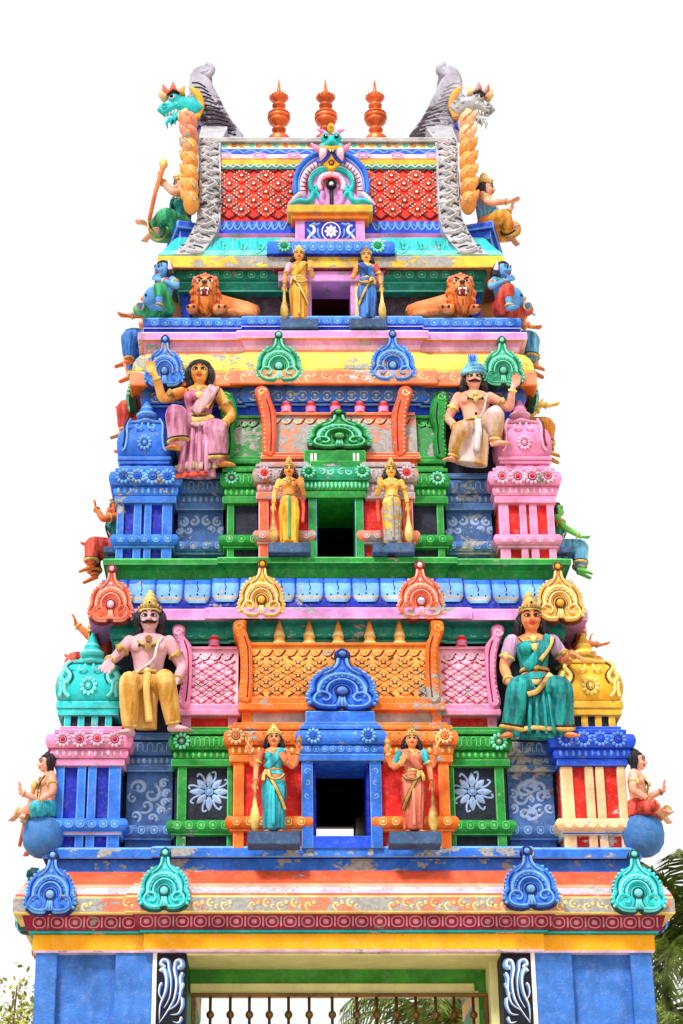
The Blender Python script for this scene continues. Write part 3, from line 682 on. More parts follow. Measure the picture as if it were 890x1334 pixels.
# blue doorway
dw = -Xc(393, 1040, YD1); dj = -Xc(408, 1040, YD1)
m = MB(); z0, z1 = T1['roll']; course(m, bayplan(-dw, dw, YD1, .8), [(z0, .0, blue)]+roll(z0+.001, z1-.012, .02, .04, blue)+[(z1-.012, .0, blue_lt), (z1, -.01, blue_lt)], YD1, False); dr_ = m.build('doorway_lintel', tower)
for k, (a, b) in enumerate(((.0, .5), (.5, 1.0))):
    z0, z1 = T1['step']; m = MB(); m.box(-dw+.03*k-.01, dw-.03*k+.01, YD1-.03+.03*k, .8, z0+(z1-z0)*a, z0+(z1-z0)*b, blue, .006, blue_lt); m.build('capital_step', dr_)
z0, z1 = T1['dent']; m = MB(); course(m, bayplan(-dw, dw, YD1, .8), [(z0, -.02, blue)]+roll(z0, z1, .0, .03, blue, 4), YD1, False); m.build('dentil_course', dr_)
for i in range(9): scallop((i-4)*.078, YD1-.027, (z0+z1)/2, .055, (z1-z0)*.7, blue_lt, blue, dr_)
z0, z1 = T1['plate']; m = MB(); m.box(-dw-.03, dw+.03, YD1-.03, .8, z0, z1, blue, .008, blue_lt); m.build('capital_plate', dr_)
for x in (-.27, .27): rosette(x*.95, YD1-.062, sum(T1['roll'])/2, .17, *ROS_BL, dr_)
for sd in (1, -1):
    m = MB(); m.box(*sorted((sd*dw, sd*dj)), YD1, .5, T1['foot'][0], T1['plate'][0], blue, .008, blue_lt); j_ = m.build('door_jamb', dr_)
    m = MB(); m.box(*sorted((sd*dj*.999, sd*(dj-.03))), YD1+.08, .5, T1['foot'][0], T1['plate'][0], blue_dk, .008); m.build('jamb_lining', dr_)
    curls('painted_scroll', frame_front(sd*(dw+dj)/2, YD1-.001, sum(T1['shaft'])/2+.1, 0, 1, sd), [(0, .17, .03, 1, .9, .009), (0, .06, .035, 3, -1, .008), (0, -.05, .03, 1, 1, .008), (0, -.17, .03, 4, 1, .008)], blue_lt, dr_, .003)
m = MB(); m.box(-dj-.05, dj+.05, YD1+.02, .5, T1['foot'][0], Zr(1088, YD1), royal, .008, blue); m.build('door_sill', dr_)
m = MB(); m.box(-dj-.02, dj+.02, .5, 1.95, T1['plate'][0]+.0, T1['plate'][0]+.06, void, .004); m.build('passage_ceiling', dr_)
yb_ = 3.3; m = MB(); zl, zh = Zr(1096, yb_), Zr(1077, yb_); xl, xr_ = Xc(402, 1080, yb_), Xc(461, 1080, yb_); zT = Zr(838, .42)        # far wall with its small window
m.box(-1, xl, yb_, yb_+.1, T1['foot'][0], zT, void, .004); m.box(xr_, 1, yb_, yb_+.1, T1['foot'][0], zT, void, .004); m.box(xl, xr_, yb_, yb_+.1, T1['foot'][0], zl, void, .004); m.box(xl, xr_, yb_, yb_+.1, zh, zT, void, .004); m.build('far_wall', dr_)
# turret domes
def dome_rows(Y, ps): return [Zr(p, Y) for p in ps]
DR = dome_rows(Y1+.05, (949, 932, 932, 915, 915, 856, 846, 817))
dome('turret_dome', Xc(77, 880, Y1+.03), Xc(156, 880, Y1+.03), Y1+.03, DR, turq, turq_lt, paint('teal_groove', (0, 70, 80)), turq_lt, 1)
dome('turret_dome', -Xc(156, 880, Y1+.03), -Xc(77, 880, Y1+.03), Y1+.03, DR, amber, amber_lt, paint('brown_groove', (80, 36, 14)), amber_lt, 1)
# pavilions of the first storey
HORN = [(305, 811), (313, 808), (321, 809), (320, 818), (324, 832), (328, 845), (328, 912), (311, 912), (313, 885), (313, 850), (309, 832), (304, 822)]
sala('main_pavilion', 312, 577, .10, (908, 908, 925, 838, 811, 942), orange, orange_lt, maroon, ((1, HORN), (-1, HORN)), (9, 3, (orange_lt, ochre_lt, paint('brown_line', (96, 32, 10), streak=0), peach)), (364, 403, 441, 482, 521), (ochre, ochre_lt), greyp, .5, orange_lt)
HP = [(226, 816), (234, 814), (241, 818), (240, 828), (247, 838), (250, 850), (247, 918), (232, 918), (236, 890), (236, 860), (231, 838), (225, 824)]
for sd in (1, -1):
    sala('side_pavilion', 234, 313, .20, (917, 917, 932, 843, 819, 947), pink, pink_lt, maroon, ((sd, HP),), (3, 4, (pink_lt, white, paint('rose_line', (206, 30, 70), streak=0), royal)), (279,), (pink, red), red, .4, pink_lt, sd)
kudu(399, 846, 492, 926, .06, .05, K_ROY, 1, 1)
m = MB(); m.box(-.33, .33, .03, .3, Zr(946, .03), Zr(926, .03), blue, .008, blue_lt); m.build('ornament_block', tower)
# entablature and cornice above the first storey
PL1 = plan(2.2, .36, 1.06, .04)
wrap('teal_entablature', PL1, .36, [(852, -.06, teal), (839, -.06, teal), (838.5, .0, teal_lt), (836, .02, teal), (834, .0, teal), (832, .03, teal), (826, .055, teal), (819, .05, teal), (813, .02, teal), (807, .02, teal)])
e1 = tower.children[-1]
for i in range(34):
    x = -2.17+4.34*(i+.5)/34; scallop(x, .315-(.04 if abs(x) < 1.07 else 0), Zr(824, .3), .07, .085, teal_lt, teal, e1)
wrap('lilac_band', PL1, .36, [(808, .05, lilac), (807.5, .245, lilac_lt), (806, .25, lilac), (795, .25, lilac), (793.5, .245, lilac_lt), (793, .2, lilac)])
wrap('lotus_cornice', PL1, .36, [(793, .19, blue_dk), (792, .21, blue_dk), (787, .21, blue_dk), (786.5, .20, blue_dk), (780, .19, blue_dk), (770, .165, blue_dk), (762, .13, blue_dk), (757, .09, blue_dk), (755, .03, blue_dk)])
lot = tower.children[-1]
LPR = [(786.3, .214), (783, .212), (778, .203), (770, .182), (762, .147), (757.5, .107), (756, .08)]
wv = 4.72/17
def lotus_mesh(cp):
    mb = MB(); rr = []
    for (py, o), w in zip(LPR, (.30, .40, .465, .475, .475, .475, .475)):
        rr.append([Vector((w*wv*a, .36-o-cp-(.012 if abs(a) < .95 else -.02), Zr(py, .36-o))) for a in (-1, -.93, -.5, 0, .5, .93, 1)])
    mb.rings(rr, [blue_lt, greyp, blue_lt, blue_lt, blue, blue], True, False, False, False)
    for k in range(3): mb.ell((-.07+.07*k, .36-.213-cp, Zr(777-2*(k % 2), .16)), (.009, .007, .013), blue_dk, 6, 4)
    mb.tube([(0, .36-.20-cp, Zr(771, .17)), (.008, .36-.185-cp, Zr(767, .19)), (-.006, .36-.165-cp, Zr(763, .21)), (0, .36-.125-cp, Zr(758, .25))], .005, blue_dk, 5)
    return mb.mesh('lotus_petal')
LM = lotus_mesh(0), lotus_mesh(.04)
for i in range(17):
    x = -2.36+wv*(i+.5); put('lotus_petal', LM[abs(x) < 1.2], lot, Matrix.Translation((x, 0, 0)))
wrap('green_cavetto', PL1, .36, [(756, .02, green), (750, .03, green), (743, .05, green), (738, .09, green), (736, .12, green), (735.5, .135, green_lt), (734, .14, green), (729, .14, green_lt), (728, .13, green_lt), (727.5, .05, green)])
for b, side, c, v in (((114, 733, 173, 812), 1, K_RED, 0), ((309, 727, 371, 806), 1, K_GOLD, 1), ((518, 728, 581, 808), 1, K_RED, 0), ((119, 730, 183, 811), -1, K_GOLD, 1)):
    kudu(*b, .09, .12, c, side, v)

# ================================================================== second storey
Y2 = .46
T2 = zrows(dict(step=(608, 616), roll=(616.5, 635), dent=(635.5, 647), plate=(647.5, 656), shaft=(656, 697), base=(697.5, 711), foot=(713, 735)), Y2)
core2 = MB(); z0c, z1c = T2['foot'][0]-.1, Zr(520, .78)
for s in (1, -1): core2.box(*sorted((s*.235, s*1.98)), .78, 2*YC-.78, z0c, z1c, navy, .01)
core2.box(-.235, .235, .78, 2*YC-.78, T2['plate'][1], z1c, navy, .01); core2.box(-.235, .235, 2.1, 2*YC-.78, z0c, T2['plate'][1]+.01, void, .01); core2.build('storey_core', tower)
def X2(px): return Xc(px, 680, Y2)
PO2 = ((152, 161), (174, 184), (188, 197), (211, 224))
bay('corner_pillar', X2(152), X2(226), Y2, 1.4, T2, blue, blue_lt, navy, [(X2(a), X2(b)) for a, b in PO2], blue_dk, 4, (blue, blue_lt, royal), .085)
bay('corner_pillar', -X2(226), -X2(152), Y2, 1.4, T2, pink, pink_lt, maroon, [(-X2(a), -X2(b)) for a, b in PO2], red, 4, (pink, pink_lt, red), .085)
YS2, YG2, YO2, YD2 = .64, .47, .36, .33
for sd in (1, -1):
    f = lambda a, Y: sd*Xc(a, 680, Y)
    b_ = bay('slate_bay', f(230, YS2), f(292, YS2), YS2, 1.2, T2, slate, slate_lt, navy, [], slate, 0, None, .05)
    cx, cz = (f(230, YS2)+f(292, YS2))/2, (T2['shaft'][0]+T2['shaft'][1])/2; fr = frame_front(cx, YS2+.048, cz)
    curls('painted_scroll', fr, [(q*x, z, r, a, q*t, .018) for q in (1, -1) for x, z, r, a, t in ((.07, .08, .06, 1.5, 1), (.18, .07, .055, 1.5, 1.1), (.22, -.03, .04, 1, 1), (.12, -.02, .04, 3, -1))], sl_fl, b_)
    b_ = bay('green_bay', f(293, YG2), f(337, YG2), YG2, 1.2, T2, green, green_lt, navy, [(f(296, YG2), f(305, YG2))], navy, 0, None, .05)
    rosette(f(302, YG2), YG2-.055, sum(T2['roll'])/2, .16, green, seagreen_lt, greyp, b_)
    b_ = bay('coral_bay', f(337, YO2), f(404, YO2), YO2, 1.1, T2, coral_pl, pink_lt, maroon, [(f(337, YO2), f(350, YO2))], red, 0, None, .06, True, coral, None, None)
    rosette(f(344, YO2), YO2-.065, sum(T2['roll'])/2, .16, coral, pink_lt, red, b_)
dw = -Xc(402, 680, YD2); dj = -Xc(413, 680, YD2)
m = MB(); z0, z1 = T2['roll']; course(m, bayplan(-dw, dw, YD2, 1.1), [(z0, .0, seagreen)]+roll(z0+.001, z1-.012, .04, .04, seagreen)+[(z1-.012, .02, seagreen_lt), (z1, .0, seagreen_lt)], YD2, False); dr_ = m.build('doorway_lintel', tower)
curls('painted_scroll', frame_front(0, YD2-.08, (z0+z1)/2), [(q*x, 0, .04, a, q, .010) for q in (1, -1) for x, a in ((.06, 1), (.14, 2.6))], seagreen_lt, dr_, .004)
z0, z1 = T2['dent']; m = MB(); course(m, bayplan(-dw, dw, YD2, 1.1), [(z0, .0, green)]+roll(z0, z1, .03, .02, green, 4), YD2, False); m.build('dentil_course', dr_)
m = MB()
for i in range(17): m.ell(((i-8)*.041, YD2-.048, (z0+z1)/2), (.013, .012, (z1-z0)*.36), seagreen_lt, 7, 5)
tag(m.build('dentil', dr_), kind='stuff')
z0, z1 = T2['plate']; m = MB(); m.box(-dw-.03, dw+.03, YD2-.03, 1.1, z0, z1, green, .008, green_lt); m.build('capital_plate', dr_)
z0, z1 = T2['step']; m = MB(); m.box(-dw+.02, dw-.02, YD2-.02, 1.1, z0, z1, green, .008, green_lt); m.build('capital_step', dr_)
for x in (-.275, .275): rosette(x, YD2-.085, sum(T2['roll'])/2, .16, green, seagreen_lt, seagreen, dr_)
for sd in (1, -1):
    m = MB(); m.box(*sorted((sd*dw, sd*dj)), YD2, .9, T2['foot'][0], T2['plate'][0], green, .008, blue_lt); m.build('door_jamb', dr_)
for sd in (1, -1):                                               # small shrine bays on the short sides
    a_, b_ = sorted((sd*1.6, sd*2.36)); pl_ = [((a_, 1.35), (-1, -1)), ((b_, 1.35), (1, -1)), ((b_, 2.45), (1, 1)), ((a_, 2.45), (-1, 1))]
    c1, c2, c3 = (terra, orange, red) if sd < 0 else (coral, orange_lt, crimson)
    m = MB(); course(m, pl_, [(T2['foot'][0], -.06, c3), (T2['plate'][0], -.06, c3)], 0, False); fb = m.build('flank_shrine', tower)
    for nm_, k_, o_ in (('capital_roll', 'roll', .04), ('dentil_course', 'dent', .01), ('capital_plate', 'plate', -.02), ('base_roll', 'base', .0), ('capital_step', 'step', .0)):
        z0, z1 = T2[k_]; m = MB(); course(m, pl_, [(z0, o_-.05, c1)]+roll(z0+.001, z1-.001, o_, .03, c1 if k_ != 'step' else c2)+[(z1, o_-.02, c2)], 0, False); m.build(nm_, fb)
    for yy in (1.42, 1.75, 2.05, 2.38):
        m = MB(); xx = sd*-2.30*-1; m.box(xx-.04, xx+.04, yy-.04, yy+.04, T2['foot'][0], T2['plate'][0], c2, .008); m.build('post', fb)
DR = dome_rows(Y2+.04, (618, 604, 604, 596, 596, 543, 534, 510))
dome('turret_dome', Xc(156, 570, Y2+.03), Xc(222, 570, Y2+.03), Y2+.03, DR, blue, blue_lt, paint('blue_groove', (8, 26, 110)), blue_lt, 0)
dome('turret_dome', -Xc(222, 570, Y2+.03), -Xc(156, 570, Y2+.03), Y2+.03, DR, pink, pink_lt, maroon, pink_lt, 0)
HORN2 = [(334, 506), (341, 503), (349, 507), (352, 518), (358, 533), (360, 545), (358, 592), (343, 592), (342, 565), (340, 540), (336, 522), (332, 512)]
sala('main_pavilion', 341, 546, .50, (589, 589, 598, 538, 514, 612), coral, peach, maroon, ((1, HORN2), (-1, HORN2)), None, (373, 405, 437, 469, 500), (pink, red), red, .6, coral_pl)
HP2 = [(286, 512), (293, 509), (301, 514), (308, 528), (309, 545), (304, 560), (306, 575), (303, 597), (288, 597), (290, 570), (288, 545), (285, 525)]
for sd in (1, -1):
    sala('side_pavilion', 292, 345, .60, (592, 594, 604, 542, 514, 617), green, green_lt, ink, ((sd, HP2),), None, (), None, navy, .4, green_pl, sd)
kudu(401, 535, 484, 586, .45, .05, K_GRN2, 1, 1)
m = MB(); m.box(-.32, .32, .42, .6, Zr(612, .42), Zr(586, .42), green, .008, green_lt); m.build('ornament_block', tower)
for x in (-.24, -.2, .2, .24): m = MB(); m.box(x-.012, x+.012, .41, .5, Zr(604, .42), Zr(591, .42), white, .003); m.build('white_bar', tower.children[-1] if False else dr_)
PL2 = plan(1.98, .70, .92, .04)
wrap('blue_entablature', PL2, .70, [(545, -.04, royal), (531, -.04, royal), (530.5, .0, blue_lt), (528, .02, royal), (527, .0, royal), (526, .04, blue), (519, .07, slate), (511, .065, blue), (506, .03, blue_dk), (502, .02, blue_dk)])
e2 = tower.children[-1]
for i in range(30):
    x = -1.95+3.9*(i+.5)/30; scallop(x, .638-(.04 if abs(x) < .95 else 0), Zr(518, .64), .095, .12, greyp, slate, e2)
wrap('terracotta_band', PL2, .70, [(503.5, .06, orange), (503, .17, orange), (501, .18, terra), (486, .18, terra), (484.5, .175, amber_lt), (484, .15, terra)])
tb = tower.children[-1]
for i in range(24):
    x = -2.05+4.1*(i+.5)/24; s = 1 if i % 2 else -1; zz = Zr(493.5, .53)
    curls('painted_scroll', frame_front(x, .5195-(.04 if abs(x) < 1.08 else 0), zz), [(0, s*.008, .05, s*1.6, s*.8, .011), (.06, -s*.012, .025, -s*1.2, -s*.7, .009)], peach, tb, .004)
wrap('lemon_cornice', PL2, .70, [(484, .15, lemon), (482, .16, lemon), (474, .15, lemon), (468, .125, lemon), (463, .08, lemon), (461, .0, lemon)])
wrap('pink_cavetto', PL2, .70, [(461.5, .02, terra), (458, .02, pink_lt), (452, .03, lilac), (446, .06, terra), (443, .085, lilac_lt), (442.5, .11, lilac_lt), (441, .115, lilac), (434, .115, lilac_lt), (433, .11, lilac_lt), (432.6, .05, lilac)])
wrap('blue_fascia', PL2, .70, [(433, .03, royal), (428.5, .03, royal), (428, .06, white), (427, .065, royal), (426.5, .05, royal)])
l3 = wrap('blue_ledge', PL2, .70, [(426.5, .05, royal), (424, .06, blue), (419, .07, blue), (415.5, .06, blue_lt), (414.5, .05, blue_lt), (414, .0, blue)])
for i in range(34):
    x = -1.98+3.96*(i+.5)/34; scallop(x, .636-(.04 if abs(x) < .98 else 0), Zr(420, .63), .085, .075, blue_lt, blue, l3)
for b, side, c, v in (((188, 434, 240, 505), 1, K_BLUE, 0), ((333, 429, 394, 499), 1, K_GRN, 1), ((482, 428, 542, 498), 1, K_BLUE, 1), ((186, 436, 240, 504), -1, K_GRN, 0)):
    kudu(*b, .50, .12, c, side, v)

# ================================================================== third storey
z3 = Zr(414, .70); YW = 1.08
m = MB(); zt3 = Zr(352, YW)
for s in (1, -1): m.box(*sorted((s*.22, s*1.62)), YW, 2*YC-YW, z3-.02, zt3, plum, .008)
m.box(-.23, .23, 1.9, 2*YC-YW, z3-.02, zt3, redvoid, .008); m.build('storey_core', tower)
PL3 = plan(1.66, .98)
for sgn in (-1, 1):
  PL3 = [((min(sgn*.45, sgn*1.66), .98), (-1, -1)), ((max(sgn*.45, sgn*1.66), .98), (1, -1)), ((max(sgn*.45, sgn*1.66), 2*YC-.98), (1, 1)), ((min(sgn*.45, sgn*1.66), 2*YC-.98), (-1, 1))]
  wrap('teal_entablature', PL3, .98, [(381, .0, teal), (380, .03, teal_lt), (378, .035, teal), (369, .035, teal_lt), (367.5, .02, teal), (366, .02, teal), (364, .05, teal), (358, .08, teal), (353, .075, teal), (349, .03, teal), (345, .02, teal)])
e3 = tower.children[-1]
for i in range(24):
    x = -1.62+3.24*(i+.5)/24
    if abs(x) < .62: continue
    scallop(x, .895, Zr(358, .9), .085, .085, teal_lt, teal, e3)
for s in (1, -1):
    m = MB(); m.box(*sorted((s*1.56, s*1.66)), 1.02, 1.2, z3, zt3, royal, .006); m.build('corner_post', tower)
# middle pavilion with its doorway
YP = .80; pw = .60
rows = lambda ps: [Zr(p, YP) for p in ps]
zq = rows((411, 366, 353, 352, 339, 338, 320, 319, 312))
m = MB(); m.box(-pw+.02, pw-.02, YP, 1.2, zq[1], zq[2], lilac, .008, lilac_lt); pv = m.build('middle_pavilion', tower)
m = MB(); course(m, bayplan(-pw, pw, YP, 1.2), [(zq[3], .0, crimson), (zq[3]+.01, .03, lilac), (zq[4]-.02, .05, lilac), (zq[4], .05, lilac_lt), (zq[4]+.001, .03, lilac)], YP, False); m.build('lilac_frieze', pv)
m = MB(); course(m, bayplan(-pw, pw, YP, 1.2), [(zq[5], .05, blue_dk), (zq[5]+.01, .11, blue_lt)]+roll(zq[5]+.02, zq[6], .08, .03, blue)+[(zq[7], .05, lilac)], YP, False); br_ = m.build('blue_roll', pv)
for i in range(11): scallop((i-5)*.098, YP-.108, (zq[5]+zq[6])/2+.01, .075, .11, blue_lt, blue, br_)
for x in (-.52, .52): rosette(x, YP-.105, (zq[5]+zq[6])/2+.01, .17, seagreen, seagreen_lt, seagreen, br_)
for k, (a, b) in enumerate(((319, 316), (316, 312))):
    m = MB(); m.box(-pw+.06*k-.02, pw-.06*k+.02, YP-.05+.03*k, 1.2, Zr(a, YP), Zr(b, YP), (peach, lilac)[k], .006, orange_lt); m.build('top_step', pv)
for s in (1, -1):
    for a, b, c_ in ((.53, .36, plum), (.36, .26, ochre_lt), (.26, .215, lilac)):
        m = MB(); m.box(*sorted((s*a, s*b)), YP+.04 if c_ is not plum else YP+.2, YW+.2, z3-.05, zq[1], c_, .006); m.build('door_jamb' if c_ is not plum else 'plum_panel', pv)  # plum-painted panels flank the doorway, set back behind the jambs
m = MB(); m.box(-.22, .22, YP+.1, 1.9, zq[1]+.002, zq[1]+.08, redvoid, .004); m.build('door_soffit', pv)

# ================================================================== roof
YR = .86
PLR = plan(1.80, YR)
wrap('yellow_cornice', PLR, YR, [(349.5, -.02, terra), (349, .1, amber_lt), (347.5, .115, yellow_pl), (335, .115, yellow_pl), (333.5, .11, amber_lt), (333, .08, yellow_pl)])
wrap('turquoise_eaves', PLR, YR, [(333, .10, turq_lt), (331.5, .11, turq_lt), (326, .06, turq), (319, .0, turq), (312, -.05, turq), (310, -.08, greyp), (309, -.14, greyp)])
ea = tower.children[-1]
@cached
def eave_mesh():
    mb = MB()
    mb.stroke(smooth2([(-.45, .95), (-.42, .35), (-.15, .06), (.1, .1), (.3, .4), (.38, .7)], 3), ID, .028, .04, turq_lt); mb.stroke(smooth2([(-.1, .8), (.0, .4), (.15, .6)], 3), ID, .04, .04, seagreen)
    mb.ell((.05, .35, .01), (.08, .12, .05), teal_lt, 8, 5); return mb.mesh('eave_petal')
za, zb = Zr(331, YR-.1), Zr(312, YR+.05)
for i in range(17):
    x = -1.7+3.4*(i+.5)/17
    if abs(x) < .64: continue
    put('eave_petal', eave_mesh(), ea, fm(frame_front(x, YR-.108, za, math.atan2(.16, zb-za))) @ Matrix.Diagonal((.2, (zb-za)/.8, .25, 1)))
# barrel vault: (py, Y)
LATG = paint('lattice_red', (222, 40, 20))
VP = [(309, .99), (304, .96), (303.5, 1.0), (288, 1.0), (287, 1.02), (270, 1.03), (252, 1.05), (236, 1.08), (221, 1.12), (220, 1.09), (214, 1.10), (213, 1.12), (207, 1.13), (206, 1.12), (201, 1.14), (200, 1.15), (194, 1.18), (186, 1.24), (184, 1.26), (181.5, 1.34)]
VM = [lilac, royal, royal, LATG, LATG, LATG, LATG, LATG, teal, teal, amber, amber, lilac_lt, lilac_lt, royal, royal, cream, greyp, greyp]
HWR = 1.46
VZ = [(Zr(a, y), y) for a, y in VP]
m = MB(); nv = len(VZ)
for i in range(nv-1):
    for f_ in (1, -1):
        ya, yb_ = (VZ[i][1], VZ[i+1][1]) if f_ == 1 else (2*YC-VZ[i][1], 2*YC-VZ[i+1][1])
        m.add([(-HWR, ya, VZ[i][0]), (HWR, ya, VZ[i][0]), (HWR, yb_, VZ[i+1][0]), (-HWR, yb_, VZ[i+1][0])], [(0, 1, 2, 3)], VM[i])
m.add([(-HWR, VZ[-1][1], VZ[-1][0]), (HWR, VZ[-1][1], VZ[-1][0]), (HWR, 2*YC-VZ[-1][1], VZ[-1][0]), (-HWR, 2*YC-VZ[-1][1], VZ[-1][0])], [(0, 1, 2, 3)], greyp)
vault = m.build('barrel_vault', tower)
def vsurf(z):
    for i in range(nv-1):
        if VZ[i][0] <= z <= VZ[i+1][0] and VZ[i+1][0]-VZ[i][0] > 1e-6:
            t = (z-VZ[i][0])/(VZ[i+1][0]-VZ[i][0]); return VZ[i][1]+(VZ[i+1][1]-VZ[i][1])*t-.004, math.atan2(VZ[i+1][1]-VZ[i][1], VZ[i+1][0]-VZ[i][0])
    return 1.1, 0
za, zb = Zr(286.5, 1.02), Zr(221, 1.12)
for sd in (1, -1):
    a, b = sorted((sd*.30, sd*1.42)); lattice(a, b, za, zb, vsurf, 4, 3, (paint('tile_red', (238, 74, 40), peel=.12), white, maroon, white), vault)
m = MB()
for sd in (1, -1):
    for i in range(10):
        x = sd*(.5+.085*i+.03); z = Zr(295, 1.0); fr = frame_front(x, .998, z, 0, 1, sd)
        m.stroke(smooth2([(-.05, .05), (.0, -.05), (.05, .03)], 4), fr, .013, .014, blue_lt); m.stroke(smooth2([(-.03, .06), (.01, .0), (.04, .06)], 4), fr, .009, .01, royal_lt)
tag(m.build('leaf_border', vault), kind='stuff')
m = MB()
for i in range(27):                                           # painted borders under the ridge
    x = -1.35+2.7*(i+.5)/27
    y, t = vsurf(Zr(197, 1.16)); fr = frame_front(x, y-.002, Zr(197, 1.16), t); s = 1 if i % 2 else -1
    y2, t2 = vsurf(Zr(190, 1.2)); fr2 = frame_front(x, y2-.002, Zr(190, 1.2), t2)
    m.stroke(spiral(0, 0, .038, .01, 2, s*.9, 8), fr2, .010, .008, (ochre, turq, coral)[i % 3])
    y3, t3 = vsurf(Zr(217, 1.1)); m.stroke([(-.045, .02), (0, -.02), (.045, .02)], frame_front(x, y3-.002, Zr(217, 1.1), t3), .008, .008, white)
for i in range(16):
    x = -1.3+2.6*(i+.5)/16; y, t = vsurf(Zr(197, 1.16)); fr = frame_front(x, y-.003, Zr(198, 1.16), t)
    m.stroke(smooth2([(-.085, -.03), (0, .03), (.085, -.03)], 4), fr, .012, .01, blue_lt)
tag(m.build('painted_border', vault), kind='stuff')
for i in range(7):
    x = -1.2+2.4*i/6
    if abs(x) < .3: continue
    y, t = vsurf(Zr(203, 1.14)); scallop(x, y-.004, Zr(204, 1.14), .17, .08, lilac_lt, pink, vault, 'lotus_bud')
m = MB(); m.box(-1.40, 1.40, 1.16, 1.30, Zr(186, 1.2), Zr(181, 1.2), greyp, .01, white); m.build('ridge_edge', vault)
# copper pot finials
for k, px in enumerate((363.5, 425, 490)):
    c = P(px, 182, YC); zb_, zt_ = Zr(188, YC)-.1, Zr(112, YC); H = zt_-Zr(182, YC); z0 = Zr(182, YC); M_ = mpp(150, YC)
    H *= .93; zt_ += .1
    prof = [(15, zb_), (15, z0), (14, z0+H*.02), (8, z0+H*.07), (3.6, z0+H*.10), (4, z0+H*.13), (8.5, z0+H*.16), (9.5, z0+H*.19), (8, z0+H*.215), (3.6, z0+H*.24), (4, z0+H*.27), (10, z0+H*.31), (13, z0+H*.345), (13.4, z0+H*.38), (12, z0+H*.385), (14.6, z0+H*.41), (15, z0+H*.45), (13, z0+H*.457), (14, z0+H*.50), (10, z0+H*.55), (4, z0+H*.585), (4, z0+H*.62), (8.5, z0+H*.645), (9, z0+H*.68), (4, z0+H*.715), (4, z0+H*.745), (9, z0+H*.775), (12, z0+H*.82), (11.5, z0+H*.85), (6, z0+H*.86), (4.5, z0+H*.9), (2.6, z0+H*.99), (.3, zt_)]
    m = MB(); m.lathe([(r*M_, z) for r, z in prof], (c.x, YC, 0), copper, 24); o = m.build('pot_finial', tower)
    m = MB()
    for i in range(16):
        a = 2*math.pi*i/16; m.tube([(c.x+11*M_*math.cos(a), YC+11*M_*math.sin(a), z0+H*.83), (c.x+13*M_*math.cos(a), YC+13*M_*math.sin(a), z0+H*.855)], [.014, .005], copper, 5)
    m.build('leaf_crown', o)
    m = MB()
    for i in range(3): m.lathe([(13.9*M_, 0), (14.8*M_, .006), (13.9*M_, .012)], (c.x, YC, z0+H*(.40+.04*i)), copper, 24)
    m.build('pot_band', o)
